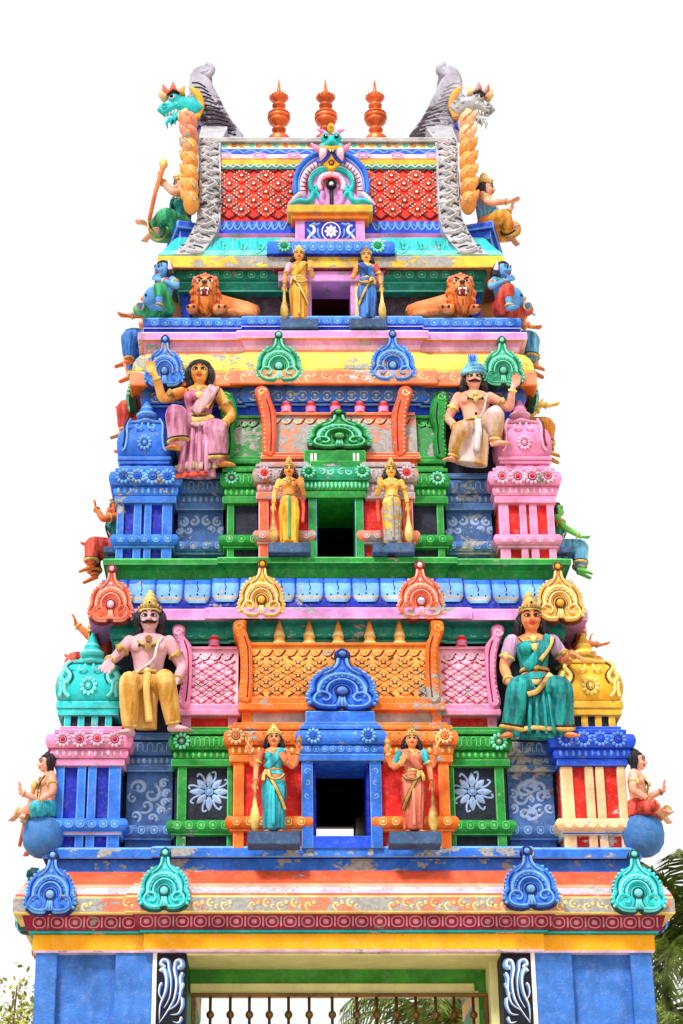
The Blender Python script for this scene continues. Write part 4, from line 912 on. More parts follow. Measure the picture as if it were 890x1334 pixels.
# end gables: flared horseshoe arch with carved rim
RIMP = [(331, 226, 262, .74), (318, 240, 272, .80), (303, 249, 282, .86), (285, 257, 287, .90), (255, 260, 288, .94), (225, 260, 288, 1.0), (200, 258, 287, 1.08), (182, 258, 288, 1.2), (168, 262, 296, 1.42), (160, 262, 296, 1.9)]
for sd in (1, -1):
    fr_ = []; zz = []
    for py, a, b, y in RIMP:
        xa, xb, z = sd*Xc(a, py, y), sd*Xc(b, py, y), Zr(py, y); fr_.append((xa, xb, y, z))
    m = MB(); n = len(fr_)
    chain = fr_+[(a, b, 2*YC-y, z) for a, b, y, z in fr_[-2::-1]]
    rings = [[(a, y, z), (b, y, z), (b*.995, y+(YC-y)*.25, z-.05), (a*.995, y+(YC-y)*.25, z-.05)] for a, b, y, z in chain]
    m.rings(rings, grey_scroll, False); gb = m.build('gable_rim', tower)
    m = MB(); xw_ = sd*1.5
    m.add([(xw_, y+(YC-y)*.1, z-.02) for a, b, y, z in chain]+[(xw_-sd*.08, y+(YC-y)*.1, z-.02) for a, b, y, z in chain], [tuple(range(len(chain))), tuple(range(len(chain), 2*len(chain)))], lilac); m.build('gable_wall', gb)
    m = MB(); rr = random.Random(5)                                       # carved scroll leaves on the rim
    for i in range(n-3):
        a0, b0, y0, z0 = fr_[i]; a1, b1, y1, z1 = fr_[i+1]; L = math.hypot(y1-y0, z1-z0); k = max(1, int(L/.10))
        for j in range(k):
            t = (j+.5)/k; x = (a0+b0)/2+((a1+b1)-(a0+b0))/2*t; y = y0+(y1-y0)*t; z = z0+(z1-z0)*t
            fr = frame_front(x, y-.006, z, math.atan2(y1-y0, z1-z0), 1, sd if j % 2 else -sd); w = abs(a0-b0)*.5
            m.stroke(smooth2([(-w*.9, -.05), (-w*.1, -.06), (w*.55, .01), (w*.1, .05), (-w*.2, .01)], 3), fr, [.012, .018, .024, .028, .030, .030, .028, .026, .024, .022, .02, .016, .012], .026, grey_scroll)
            m.stroke(smooth2([(-w*.8, .02), (-w*.3, .06), (w*.8, .065)], 3), fr, .007, .012, plum_dk)
            m.stroke(smooth2([(w*.85, -.05), (w*.6, -.03), (w*.8, .03)], 3), fr, .012, .024, grey_scroll)
            m.stroke(smooth2([(-w*.8, -.045), (-w*.1, -.055), (w*.5, .01), (w*.1, .045)], 3), fr, .004, .006, white, 5, .03)
    tag(m.build('rim_carving', gb), kind='stuff')
    for i in range(7):                                                    # row of overlapping scales on the outer side
        py = 276-18*i; y = 1.0+.03*i; w_ = 15-.3*i
        c = P(250-.4*i, py, y); M_ = mpp(py, y)
        mt = orange_lt if i < 5 else salmon if sd == 1 else peach; yy = y-.10-.012*(7-i); m = MB()
        m.ell((sd*c.x, yy, c.z), (10.5*M_, .15, 15*M_), mt, 16, 10)
        m.tube([(sd*c.x, yy, c.z+2*M_), (sd*(c.x-9*M_), yy-.02, c.z+9*M_), (sd*(c.x-14*M_), yy-.02, c.z+18*M_)], [8*M_, 5.5*M_, 1.2*M_], mt, 10)
        fr = (Vector((sd*c.x, yy-.148, c.z)), Vector((sd*M_, 0, 0)), Vector((0, 0, M_)), Vector((0, -1, 0))); m.stroke(smooth2([(6, -7), (1, 0), (-7, 7)], 4), fr, .9, .008, peach if i < 5 else coral)
        m.build('scale', gb)
    # crest rising over the ridge, hooked at the top
    CR = [(318, 182), (300, 152), (284, 122), (275, 104), (270, 96), (276, 90), (273, 84), (262, 83), (251, 90), (246, 103), (247, 118), (242, 125), (238, 140), (256, 160), (264, 182)]
    q = pxo(smooth2(CR, 3, True), 1.62, sd); cr = slab('gable_crest', [tuple(p) for p in q], 1.62, .56, mottle, gb, .03)
    tip = pxo([(270, 90)], 1.62, sd)[0]; m = MB(); m.tube([(p_[0], 1.66, p_[1]) for p_ in spiral(tip[0]-sd*.02, tip[1], .085, .03, math.pi/2 if sd > 0 else math.pi/2, -1.15*sd, 16)], [.055-.0022*i for i in range(17)], mottle, 9); m.build('crest_curl', cr)
    for i in range(12):                                                   # ribs slanting across the crest
        a_, b_ = pxo([(250+1.6*i+(i > 6)*2, 108+6*i), (268+3.6*i, 114+5.6*i)], 1.62, sd); m = MB(); fr = (Vector((0, 1.618, 0)), Vector((1, 0, 0)), Vector((0, 0, 1)), Vector((0, -1, 0)))
        m.stroke(smooth2([a_, ((a_[0]+b_[0])/2, (a_[1]+b_[1])/2+.03), b_], 4), fr, .009, .012, plum_dk if sd > 0 else grey_scroll); m.build('crest_rib', cr)
# ================================================================== sculpted figures
REMESH = []
SK_OR = paint('skin_orange', (246, 146, 60), var=.16, streak=.15, lift=(255, 196, 108)); SK_PK = paint('skin_pink', (232, 146, 112), var=.14, streak=.2, lift=(246, 184, 164))
SK_LI = paint('skin_mauve', (206, 148, 160), var=.1, streak=.1, lift=(226, 180, 192)); SK_YE = paint('skin_golden', (246, 168, 50), var=.14, streak=.2, peel=.08, lift=(255, 206, 110))
SK_BL = paint('skin_blue', (62, 134, 214), var=.1, streak=.1, lift=(110, 176, 240)); SK_GR = paint('skin_green', (110, 210, 90), streak=.1); SK_BR = paint('skin_copper', (226, 112, 54), var=.14, streak=.1)
SK_RO = paint('skin_rose', (238, 112, 58), var=.14, streak=.15, lift=(250, 164, 112))
HAIR = paint('black_hair', (16, 13, 18), streak=0, rough=.4, fold=40, lift=(44, 40, 50), chalk=.04); GOLD = paint('gold_paint', (206, 140, 44), var=.3, streak=.4, rough=.4, lift=(252, 218, 130))
EYEW = paint('eye_white', (240, 238, 232), streak=0); LIP = paint('lip_red', (206, 50, 40), streak=0); BLACK = paint('black_paint', (10, 8, 10), streak=0, chalk=0)
def cloth(n, rgb, lift, peel=0.0, f=16): return paint(n, rgb, var=.24, streak=.15, peel=peel, lift=lift, fold=f, pscale=9, chalk=.2)
C_TURQ = cloth('sari_turquoise', (10, 140, 170), (64, 206, 226)); C_SALM = cloth('sari_salmon', (232, 92, 60), (246, 150, 126), .2); C_YEL = cloth('cloth_yellow', (246, 160, 14), (255, 204, 60))
C_YELP = cloth('cloth_yellow_flaked', (244, 176, 40), (255, 206, 80), .74); C_AMB = cloth('sari_amber', (250, 158, 28), (255, 196, 84)); C_BLU = cloth('sari_blue', (16, 84, 196), (80, 150, 240)); C_MAG = cloth('sari_magenta', (196, 40, 100), (222, 140, 180))
C_ROSE = cloth('skirt_rose', (206, 96, 150), (226, 166, 200)); C_YW = cloth('dhoti_yellow_white', (250, 168, 16), (240, 196, 120), 0, 9); C_TEAL = cloth('sari_teal', (4, 122, 128), (30, 172, 176)); C_GRN = cloth('cloth_green', (10, 134, 84), (70, 196, 140)); C_RED = cloth('cloth_red', (206, 24, 20), (240, 100, 80)); C_ORG = cloth('cloth_orange', (250, 140, 30), (255, 180, 70)); C_LIL = cloth('blouse_lilac', (206, 150, 210), (226, 186, 226)); C_SKY = cloth('cloth_sky', (70, 160, 220), (130, 206, 240))
C_YWL = cloth('dhoti_pale', (246, 176, 40), (222, 202, 214), 0, 9)
STONE = paint('plinth_slate', (52, 84, 128), peel=.1, under=(40, 40, 44), streak=.6)
V3 = Vector
def lerp(a, b, t): return Vector(a)+(Vector(b)-Vector(a))*t

class Fig:
    def __init__(s, name, label, cat, loc, H, rot=0, group=None):
        s.root = tag(empty(name, loc), label, cat, group); s.root.rotation_euler.z = rot; s.H = H; s.g = {}
    def mb(s, key):
        if key not in s.g: s.g[key] = MB()
        return s.g[key]
    def done(s, order, vox=.0062):
        """order: list of (key, part name, remesh?)"""
        for key, (nm, rm) in order.items():
            if key not in s.g: continue
            m = s.g[key]; m.v = [(a*s.H, b*s.H, c*s.H) for a, b, c in m.v]; o = m.build(nm, s.root)
            if rm: REMESH.append((o, vox if rm is True else rm))
        return s.root
    def one(s, nm, m, parent=None):
        m.v = [(a*s.H, b*s.H, c*s.H) for a, b, c in m.v]; return m.build(nm, parent or s.root)

def limb(m, pts, rad, mat, k=4, seg=12):
    P_ = smooth2(pts, k); n = len(P_); R = []
    for i in range(n):
        t = i/(n-1)*(len(rad)-1); j = min(int(t), len(rad)-2); R.append(rad[j]+(rad[j+1]-rad[j])*(t-j))
    m.tube(P_, R, mat, seg); m.ell(P_[0], R[0], mat, 10, 6); m.ell(P_[-1], R[-1], mat, 10, 6)
def hand(m, w, d, n, sz, mat, curl=.25, th=1):
    w, d, n = V3(w), V3(d).normalized(), V3(n); n = (n-d*n.dot(d)).normalized(); sd = d.cross(n)
    m.tube([w-d*sz*.1, w+d*sz*.12, w+d*sz*.32, w+d*sz*.5], [(sz*.13, sz*.11), (sz*.20, sz*.11), (sz*.25, sz*.10), (sz*.24, sz*.08)], mat, 10, up=n)
    for i, L in enumerate((.40, .47, .45, .36)):
        p = w+d*sz*.46+sd*((i-1.5)*.145*sz); q = d.copy()+sd*((i-1.5)*.09); pts = [p]
        for k in range(3):
            q = (q.normalized()*math.cos(curl)+n*math.sin(curl)).normalized() if k else q.normalized(); p = p+q*(L*sz/3*(1.15-.15*k)); pts.append(p)
        m.tube(pts, [sz*.072, sz*.07, sz*.064, sz*.045], mat, 7); m.ell(pts[-1], sz*.046, mat, 6, 4)
    b = w+d*sz*.12+sd*(th*.16*sz); q = (d*.65+sd*th*.7+n*.25).normalized()
    m.tube([b, b+q*sz*.22, b+(q*.5+d*.5).normalized()*sz*.42], [sz*.09, sz*.078, sz*.05], mat, 7)
def foot(m, a, d, L, mat):
    a, d = V3(a), V3(d).normalized(); s_ = d.cross(V3((0, 0, 1))).normalized(); dn = V3((0, 0, -1)) if abs(d.z) < .6 else V3((0, 1, 0))
    m.tube([a-d*L*.25+dn*L*.12, a+d*L*.1+dn*L*.1, a+d*L*.45+dn*L*.18, a+d*L*.7+dn*L*.22], [(L*.14, L*.14), (L*.17, L*.17), (L*.20, L*.12), (L*.20, L*.08)], mat, 10, up=(0, 0, 1) if abs(d.z) < .6 else (0, -1, 0))
    for i in range(5):
        p = a+d*L*.66+dn*L*.23+s_*((i-2)*.082*L); m.tube([p, p+d*L*(.20-.02*abs(i-1))], [L*.055, L*.045], mat, 6)
def ringon(m, p, d, r, t, mat, seg=16):
    p, d = V3(p), V3(d).normalized(); a = d.orthogonal().normalized(); b = d.cross(a)
    pts = [p+a*(r*math.cos(2*math.pi*i/seg))+b*(r*math.sin(2*math.pi*i/seg)) for i in range(seg+1)]; m.tube(pts, t, mat, 6)
def head(f, c, hh, skin, yaw=0, pitch=0, roll=0, hair='long', crown=None, moustache=False, female=True, hairmat=None, brow=True, mouth=True):
    """head with brow, nose, cheeks, chin and ears joined to the body; eyes, brows, mouth, hair and crown as parts"""
    R = Matrix.Rotation(yaw, 3, 'Z') @ Matrix.Rotation(pitch, 3, 'X') @ Matrix.Rotation(roll, 3, 'Y'); c = V3(c)
    W = lambda x, y, z: c+R @ V3((x*hh, y*hh, z*hh)); B = f.mb('body')
    e = lambda p, r, mat=skin, m=B: m.ell(W(*p), tuple(q*hh for q in r), mat, 14, 9, R)
    e((0, .03, .10), (.385, .44, .40)); e((0, -.06, -.14), (.315, .36, .36)); e((0, -.27, -.36), (.13, .13, .11)); e((0, -.34, .16), (.27, .10, .10))
    for s in (1, -1): e((s*.17, -.30, -.12), (.13, .12, .13)); e((s*.385, .02, -.04), (.05, .10, .16))
    B.tube([W(0, -.40, .12), W(0, -.45, .0), W(0, -.52, -.10)], [.045*hh, .055*hh, .085*hh], skin, 8); B.ell(W(0, -.50, -.11), .085*hh, skin, 8, 6)
    for s in (1, -1): B.ell(W(s*.07, -.44, -.13), .055*hh, skin, 7, 5)
    m = MB()
    for s, nm in ((1, 'eye'), (-1, 'eye')):
        m = MB(); m.ell(W(s*.165, -.372, .05), (.092*hh, .05*hh, .036*hh), EYEW, 12, 7, R); m.ell(W(s*.155, -.415, .052), (.044*hh, .02*hh, .042*hh), BLACK, 8, 5, R); m.tube([W(s*.06, -.42, .035), W(s*.14, -.425, .005), W(s*.24, -.385, .015), W(s*.30, -.335, .04)], .009*hh, BLACK, 5)
        m.tube([W(s*.055, -.425, .03), W(s*.11, -.435, .095), W(s*.20, -.415, .10), W(s*.30, -.335, .04)], [.014*hh, .026*hh, .026*hh, .016*hh], BLACK, 5); f.one('eye', m)
        m = MB(); m.tube([W(s*.05, -.435, .17), W(s*.14, -.44, .235), W(s*.23, -.405, .23), W(s*.32, -.32, .15)], [.018*hh, .03*hh, .028*hh, .012*hh], BLACK, 6); f.one('eyebrow', m)
    if mouth:
        m = MB(); m.tube([W(-.13, -.37, -.255), W(-.05, -.435, -.24), W(0, -.44, -.248), W(.05, -.435, -.24), W(.13, -.37, -.255)], [.012*hh, .03*hh, .026*hh, .03*hh, .012*hh], LIP, 6)
        m.tube([W(-.10, -.385, -.275), W(0, -.435, -.298), W(.10, -.385, -.275)], [.014*hh, .036*hh, .014*hh], LIP, 6); f.one('mouth', m)
    if moustache:
        m = MB()
        for s in (1, -1): m.tube([W(s*.0, -.47, -.20), W(s*.10, -.45, -.225), W(s*.22, -.37, -.23), W(s*.32, -.30, -.13)], [.05*hh, .065*hh, .05*hh, .012*hh], BLACK, 7)
        f.one('moustache', m)
    m = MB(); m.ell(W(0, -.425, .24), (.03*hh, .02*hh, .04*hh), LIP, 7, 5, R); f.one('forehead_mark', m)
    m = f.mb('hair'); hm = hairmat or HAIR
    e2 = lambda p, r: m.ell(W(*p), tuple(q*hh for q in r), hm, 14, 9, R)
    if hair:
        e2((0, .13, .16), (.43, .42, .42)); e2((0, -.1, .36), (.34, .26, .16))
        if hair == 'big': e2((0, .18, .32), (.54, .44, .44)); [e2((s*.47, .10, -.02), (.18, .28, .42)) for s in (1, -1)]; [e2((s*.40, .12, -.42), (.17, .2, .26)) for s in (1, -1)]
        else:
            L = .62 if hair == 'long' else .45
            for s in (1, -1):
                m.tube([W(s*.36, .06, .2), W(s*.46, .06, -.1), W(s*.53, .10, -.1-L*.6), W(s*.56, .14, -.1-L)], [.13*hh, .18*hh, .20*hh, .10*hh], hm, 9)
            m.tube([W(0, .3, .1), W(0, .36, -.2), W(0, .36, -.65)], [.34*hh, .36*hh, .26*hh], hm, 10)
    if crown:
        cm, hgt = crown; m = MB(); z0 = .26
        prof = [(.46, 0), (.50, .03), (.50, .09), (.44, .11), (.42, .14), (.46, .17), (.43, .21), (.37, .26), (.38, .30), (.34, .36), (.29, .48), (.31, .52), (.25, .58), (.20, .70), (.23, .74), (.17, .80), (.10, .86), (.12, .91), (.07, .95), (.02, 1.0)]
        n0 = len(m.v); rr = [[W(r*.93*math.cos(2*math.pi*k/20), .06+r*.93*math.sin(2*math.pi*k/20), z0+z*hgt) for k in range(20)] for r, z in prof]
        m.rings(rr, cm, True); co = f.one('crown', m)
        m = MB()
        for i in range(7):
            a = math.pi*(1.15+.70*i/6); m.ell(W(.46*math.cos(a), .06+.46*math.sin(a), z0+(.17+.10*math.sin(math.pi*i/6))*min(1.3, hgt)), (.055*hh, .05*hh, .08*hh), cm, 8, 5)
        m.ell(W(0, -.40, z0+.30*hgt), (.10*hh, .06*hh, .12*hh), cm, 9, 6, R); m.ell(W(0, -.46, z0+.30*hgt), (.045*hh, .03*hh, .05*hh), BLACK, 8, 5, R)
        o = f.one('crown_front', m, f.root)
    for s in (1, -1):
        m = MB(); m.ell(W(s*.42, -.02, -.22), (.075*hh, .07*hh, .09*hh), GOLD, 8, 6); m.ell(W(s*.42, -.02, -.33), (.05*hh, .05*hh, .05*hh), GOLD, 7, 5); f.one('earring', m)
def torso(f, pz, skin, female, belly=0, lean=(0, 0), m=None, infl=0.0, z0=None, z1=None, mat=None):
    """trunk from pelvis height pz; widths in units of the standing height"""
    m = m or f.mb('body'); w = .9 if female else 1.08
    rows = [(-.04, .085, .07), (.0, .108, .078), (.04, .104 if female else .092, .076), (.10, .075*w, .058), (.16, .083*w, .064), (.22, .098*w, .07), (.26, .104*w, .068), (.295, .098*w, .056), (.315, .062*w, .042)]
    pts, rad = [], []
    for z, a, b in rows:
        if z0 is not None and z < z0: continue
        if z1 is not None and z > z1: continue
        pts.append((lean[0]*z, lean[1]*z, pz+z)); rad.append((a+infl, b+infl+(belly*math.exp(-((z-.07)/.07)**2))))
    m.tube(pts, rad, mat or skin, 18, up=(0, -1, 0))
    for s in (1, -1):
        if female: m.ell((s*.043+lean[0]*.2, -.052+lean[1]*.2-infl*.6, pz+.215), (.042+infl*.6, .042+infl*.6, .040+infl*.6), mat or skin, 10, 7)
        elif infl == 0: m.ell((s*.048, -.040, pz+.225), (.052, .034, .036), skin, 10, 7)
def neck(f, pz, hc, hh, skin, lean=(0, 0)):
    f.mb('body').tube([(lean[0]*.3, lean[1]*.3, pz+.29), V3(hc)+V3((0, .01, -.25*hh))], [.038, .034], skin, 10)
def arm(f, s, el, wr, d, n, skin, sh=None, pz=.52, curl=.25, th=None, fat=1.0, band=True, sleeve=None, hs=.105):
    B = f.mb('body'); sh = V3(sh or (s*.112, 0, pz+.275)); el, wr = V3(el), V3(wr)
    limb(B, [sh, lerp(sh, el, .5), el, lerp(el, wr, .5), wr], [.036*fat, .035*fat, .028*fat, .026*fat, .018*fat], skin)
    hand(B, wr, d, n, hs, skin, curl, th if th is not None else s)
    if sleeve is not None:
        m = MB(); limb(m, [sh, lerp(sh, el, .35), lerp(sh, el, .62)], [.042*fat, .041*fat, .038*fat], sleeve); f.one('sleeve', m)
    m = MB(); ringon(m, lerp(el, wr, .85), wr-el, .024*fat, .008, GOLD); f.one('bangle', m)
    if band:
        t = .55 if sleeve is None else .64
        m = MB(); ringon(m, lerp(sh, el, t), el-sh, .037*fat, .009, GOLD); q = lerp(sh, el, t)+V3((s*.012, -.036*fat, 0)); m.ell(q, (.018, .012, .024), GOLD, 8, 5); f.one('armlet', m)
def neckl(f, pz, drop=.05, rx=.058, mat=None, lean=(0, 0), pend=True, female=True, z=.305):
    m = MB(); n = 22; pts = []
    for i in range(n+1):
        a = 2*math.pi*i/n; fr = max(0, -math.sin(a)); pts.append((lean[0]*.3+rx*math.cos(a), lean[1]*.3+.5*rx*math.sin(a)*1.0-.022*fr-.35*drop*fr*(1.0 if not female else 1.15), pz+z-drop*fr**1.4))
    m.tube(pts, [(.010, .008)]*(n+1), mat or GOLD, 6); m.tube([(a, b+.004, c-.002) for a, b, c in pts], [(.014, .006)]*(n+1), INK2, 6)
    if pend: m.ell((lean[0]*.3, -.5*rx-.036-.35*drop, pz+z-.012-drop), (.020, .012, .024), GOLD, 9, 6)
    f.one('necklace', m)
def belt(f, z, rx, ry, mat=None, tassel=True):
    m = MB(); m.tube([(rx*math.cos(2*math.pi*i/22), ry*math.sin(2*math.pi*i/22), z) for i in range(23)], [(.008, .012)]*23, mat or GOLD, 6); m.tube([(rx*.99*math.cos(2*math.pi*i/22), ry*.99*math.sin(2*math.pi*i/22), z-.002) for i in range(23)], [(.006, .017)]*23, INK2, 6); m.ell((0, -ry-.006, z), (.022, .012, .017), GOLD, 10, 6)
    for i in range(-4, 5):
        if i: m.ell((rx*math.sin(i*.26), -ry*math.cos(i*.26)-.004, z), (.010, .008, .010), GOLD, 7, 5)
    f.one('belt', m)
def skirt(f, z1, z0, mat, rx=(.084, .118, .102, .100), ry=(.068, .088, .080, .080), amp=.075, k=11, nm='skirt', x0=0.0):
    m = MB(); rings = []; N_ = 60; n = 22
    for i in range(n+1):
        t = i/n; tt = t*3; j = min(int(tt), 2); u = tt-j; u = u*u*(3-2*u); a = rx[j]+(rx[j+1]-rx[j])*u; b = ry[j]+(ry[j+1]-ry[j])*u
        r = []
        for q in range(N_):
            th = 2*math.pi*q/N_; fo = amp*min(1, t*1.6)*((1-2*abs(math.sin((k*th+2.2*math.sin(2*th+t*1.5))/2)))*.9+.5*math.sin((k*2+1)*th+1)*max(0, -math.sin(th))**6)
            r.append((x0+a*(1+fo)*math.cos(th), b*(1+fo)*math.sin(th), z1+(z0-z1)*t))
        rings.append(r)
    m.rings(rings, mat, True); return f.one(nm, m)
INK2 = paint('ink_brown', (44, 22, 14), streak=0)
def strip(f, nm, pts, w, mat, th=.007, parent=None, up=(0, -1, 0)):
    m = MB(); q = smooth2(pts, 4); m.tube(q, [(w, th)]*len(q), mat, 8, up=up)
    if mat is GOLD: m.tube([p+V3((0, .002, 0)) for p in q], [(w+.005, th*.6)]*len(q), INK2, 8, up=up)
    return f.one(nm, m)
def mace(f, p, zb, mat=GOLD):
    m = MB(); x, y, z = p; L = z-zb
    m.lathe([(.008, zb+L*1.06), (.016, zb+L*1.03), (.016, zb+L*.98), (.013, zb+L*.93), (.017, zb+L*.9), (.013, zb+L*.85), (.014, zb+L*.78), (.024, zb+L*.52), (.036, zb+L*.47), (.034, zb+L*.44), (.040, zb+L*.40), (.048, zb+L*.28), (.044, zb+L*.14), (.03, zb+L*.06), (.016, zb+L*.02), (.014, zb)], (x, y, 0), mat, 14)
    f.one('mace', m)
def plinth(f, w, d, h, y=0):
    m = MB(); H = f.H; m.box(-w, w, y-d, y+d, -h, -.004, STONE, .008); return f.one('plinth', m)
BODY = {'body': ('body', True), 'cloth': ('garment', True), 'cloth2': ('drape', True), 'blouse': ('blouse', True), 'sleeve': ('sleeve', True), 'hair': ('hair', .009)}
def place(pxf, pyf, pyt, Y, frac=1.0):
    """base point and standing height from the photo: feet row, head-top row at depth Y"""
    p = P(pxf, pyf, Y); return p, (Zr(pyt, Y)-p.z)/frac

def guardian(px, pyf, pyt, Y, label, skin, skirtm, blousem, sleevem, sash, side, four=False, bare=False, pl=(.24, .13, .075), hipm=GOLD, crownh=.85, name='goddess_statue', greenstripe=False):
    """standing woman on a plinth; side=+1: mace under the hand on the viewer's right"""
    loc, H = place(px, pyf, pyt, Y); f = Fig(name, label, 'statue', loc, H, 0, 'standing temple statues'); s = side; sk = skin; pz = .52
    torso(f, pz, sk, True); hc = (0, -.012, .918); hh = .155; neck(f, pz, hc, hh, sk)
    head(f, hc, hh, sk, 0, -.06, 0, 'long', (GOLD, crownh))
    B = f.mb('body')
    for q in (1, -1): limb(B, [(q*.045, 0, .5), (q*.045, -.01, .27), (q*.045, .0, .05)], [.055, .04, .026], sk); foot(B, (q*.05, -.02, .035), (q*.35, -1, 0), .115, sk)
    arm(f, s, (s*.165, .01, .645), (s*.175, -.045, .49), (s*.0, -.25, -1), (s*-.3, .9, 0), sk, None, pz, .5, s, 1.0, True, sleevem)
    if four:
        arm(f, -s, (-s*.175, .005, .655), (-s*.10, -.105, .675), (s*.35, -.1, 1), (0, -1, 0), sk, None, pz, .22, -s, 1, False, sleevem)
        for q in (1, -1): arm(f, q, (q*.20, .03, .68), (q*.235, -.02, .80), (-q*.05, -.1, 1), (0, -1, .1), sk, (q*.11, .02, .79), pz, .65, q, .92, False, None)
        m = MB(); p = V3((s*.25, -.05, .93)); a = [(p.x+.018*math.cos(t)+(.012*s if False else 0), p.y, p.z+.045*math.sin(t)) for t in [2*math.pi*i/16 for i in range(17)]]; m.tube(a, .009, GOLD, 6); m.tube([(s*.235, -.05, .83), (s*.25, -.05, .89)], .01, GOLD, 6); f.one('held_loop', m)
        m = MB(); m.tube([(-s*.235, -.05, .83), (-s*.24, -.05, .885)], .011, GOLD, 6); m.ell((-s*.24, -.05, .90), (.030, .025, .026), GOLD, 9, 6); m.ell((-s*.24, -.05, .93), (.016, .016, .02), SK_RO, 8, 5); f.one('held_bud', m)
    else:
        arm(f, -s, (-s*.165, .005, .645), (-s*.125, -.10, .71), (-s*.1, -.1, 1), (0, -1, .1), sk, None, pz, .30, -s, 1.0, bare, sleevem)
    mace(f, (s*.178, -.075, .46), .005)
    so = skirt(f, .615, .035, skirtm, amp=.05 if bare else .08)
    if not bare:
        torso(f, pz, sk, True, 0, (0, 0), f.mb('blouse'), .007, .04, .27, blousem)
        strip(f, 'sash', [(-s*.085, -.02, .825), (-s*.075, -.07, .80), (-s*.03, -.112, .73), (s*.03, -.085, .67), (s*.075, -.055, .62)], .036, sash or skirtm)
        strip(f, 'sari_border', [(s*.055, -.08, .60), (s*.03, -.098, .52), (-s*.02, -.102, .42), (-s*.075, -.092, .30), (-s*.105, -.06, .22)], .016, hipm)
        strip(f, 'hip_fold', [(-s*.095, -.045, .57), (-s*.06, -.092, .52), (s*.0, -.108, .505), (s*.05, -.098, .54), (s*.08, -.06, .595)], .010, hipm)
        strip(f, 'waist_tassel', [(s*.07, -.075, .60), (s*.095, -.075, .55), (s*.10, -.07, .50)], .018, hipm)
        strip(f, 'centre_pleat', [(-.005, -.088, .45), (-.005, -.098, .25), (-.005, -.10, .06)], .018, skirtm, .014)
    else:
        m = MB(); m.tube([(q*.1*math.cos(a), -.07*math.sin(a)-.012, .735+.006*math.cos(6*a)) for q in (1,) for a in [math.pi*i/14 for i in range(15)]], [(.016, .008)]*15, GOLD, 6); f.one('breast_band', m)
        strip(f, 'centre_stripe', [(0, -.094, .58), (0, -.10, .4), (0, -.093, .2), (0, -.098, .06)], .014, C_GRN if greenstripe else C_YELP, .008)
        strip(f, 'shawl_end', [(-s*.15, .02, .60), (-s*.16, .03, .45), (-s*.15, .02, .30)], .022, C_RED, .01)
        m = MB(); m.ell((0, -.062, .625), (.008, .008, .010), BLACK, 6, 4); f.one('navel', m)
    belt(f, .612, .082, .066); neckl(f, pz, .02, .05); neckl(f, pz, .062, .066, None, (0, 0), True)
    for q in (1, -1): m = MB(); ringon(m, (q*.047, -.005, .05), (0, 0, 1), .032, .009, GOLD); f.one('anklet', m)
    plinth(f, pl[0]*(1), pl[1], pl[2], -.01)
    f.done(BODY); return f.root
guardian(357, 1087, 953, -.24, 'statue of a four-armed woman in a turquoise sari beside the blue doorway', SK_RO, C_TURQ, C_TURQ, cloth('sleeve_coral', (236, 96, 50), (244, 140, 90)), C_TURQ, -1, True, pl=(.245, .12, .125))
guardian(540, 1087, 955, -.24, 'statue of a four-armed woman in a flaking salmon sari beside the blue doorway', SK_RO, C_SALM, C_SALM, C_TURQ, C_SALM, 1, True, pl=(.245, .12, .125))
guardian(377, 712, 606, .20, 'bare-chested statue in a bright yellow skirt with green stripe beside the green doorway', SK_OR, C_YEL, None, None, None, -1, False, True, greenstripe=True, pl=(.235, .12, .125), crownh=1.05, name='guardian_statue')
guardian(512, 712, 607, .20, 'bare-chested statue in a flaking yellow skirt without green stripe beside the green doorway', SK_YE, C_YELP, None, None, None, 1, False, True, pl=(.235, .12, .125), crownh=1.05, name='guardian_statue')
guardian(390, 421, 327, .64, 'statue of a woman in a golden orange sari with lilac sleeve beside the top doorway', SK_OR, C_AMB, C_AMB, C_LIL, C_AMB, -1, pl=(.225, .12, .13))
guardian(479, 421, 329, .64, 'statue of a woman in a blue sari with gold border beside the top doorway', SK_OR, C_BLU, C_BLU, cloth('sleeve_red', (226, 60, 50), (240, 110, 100)), C_BLU, 1, pl=(.225, .12, .13))

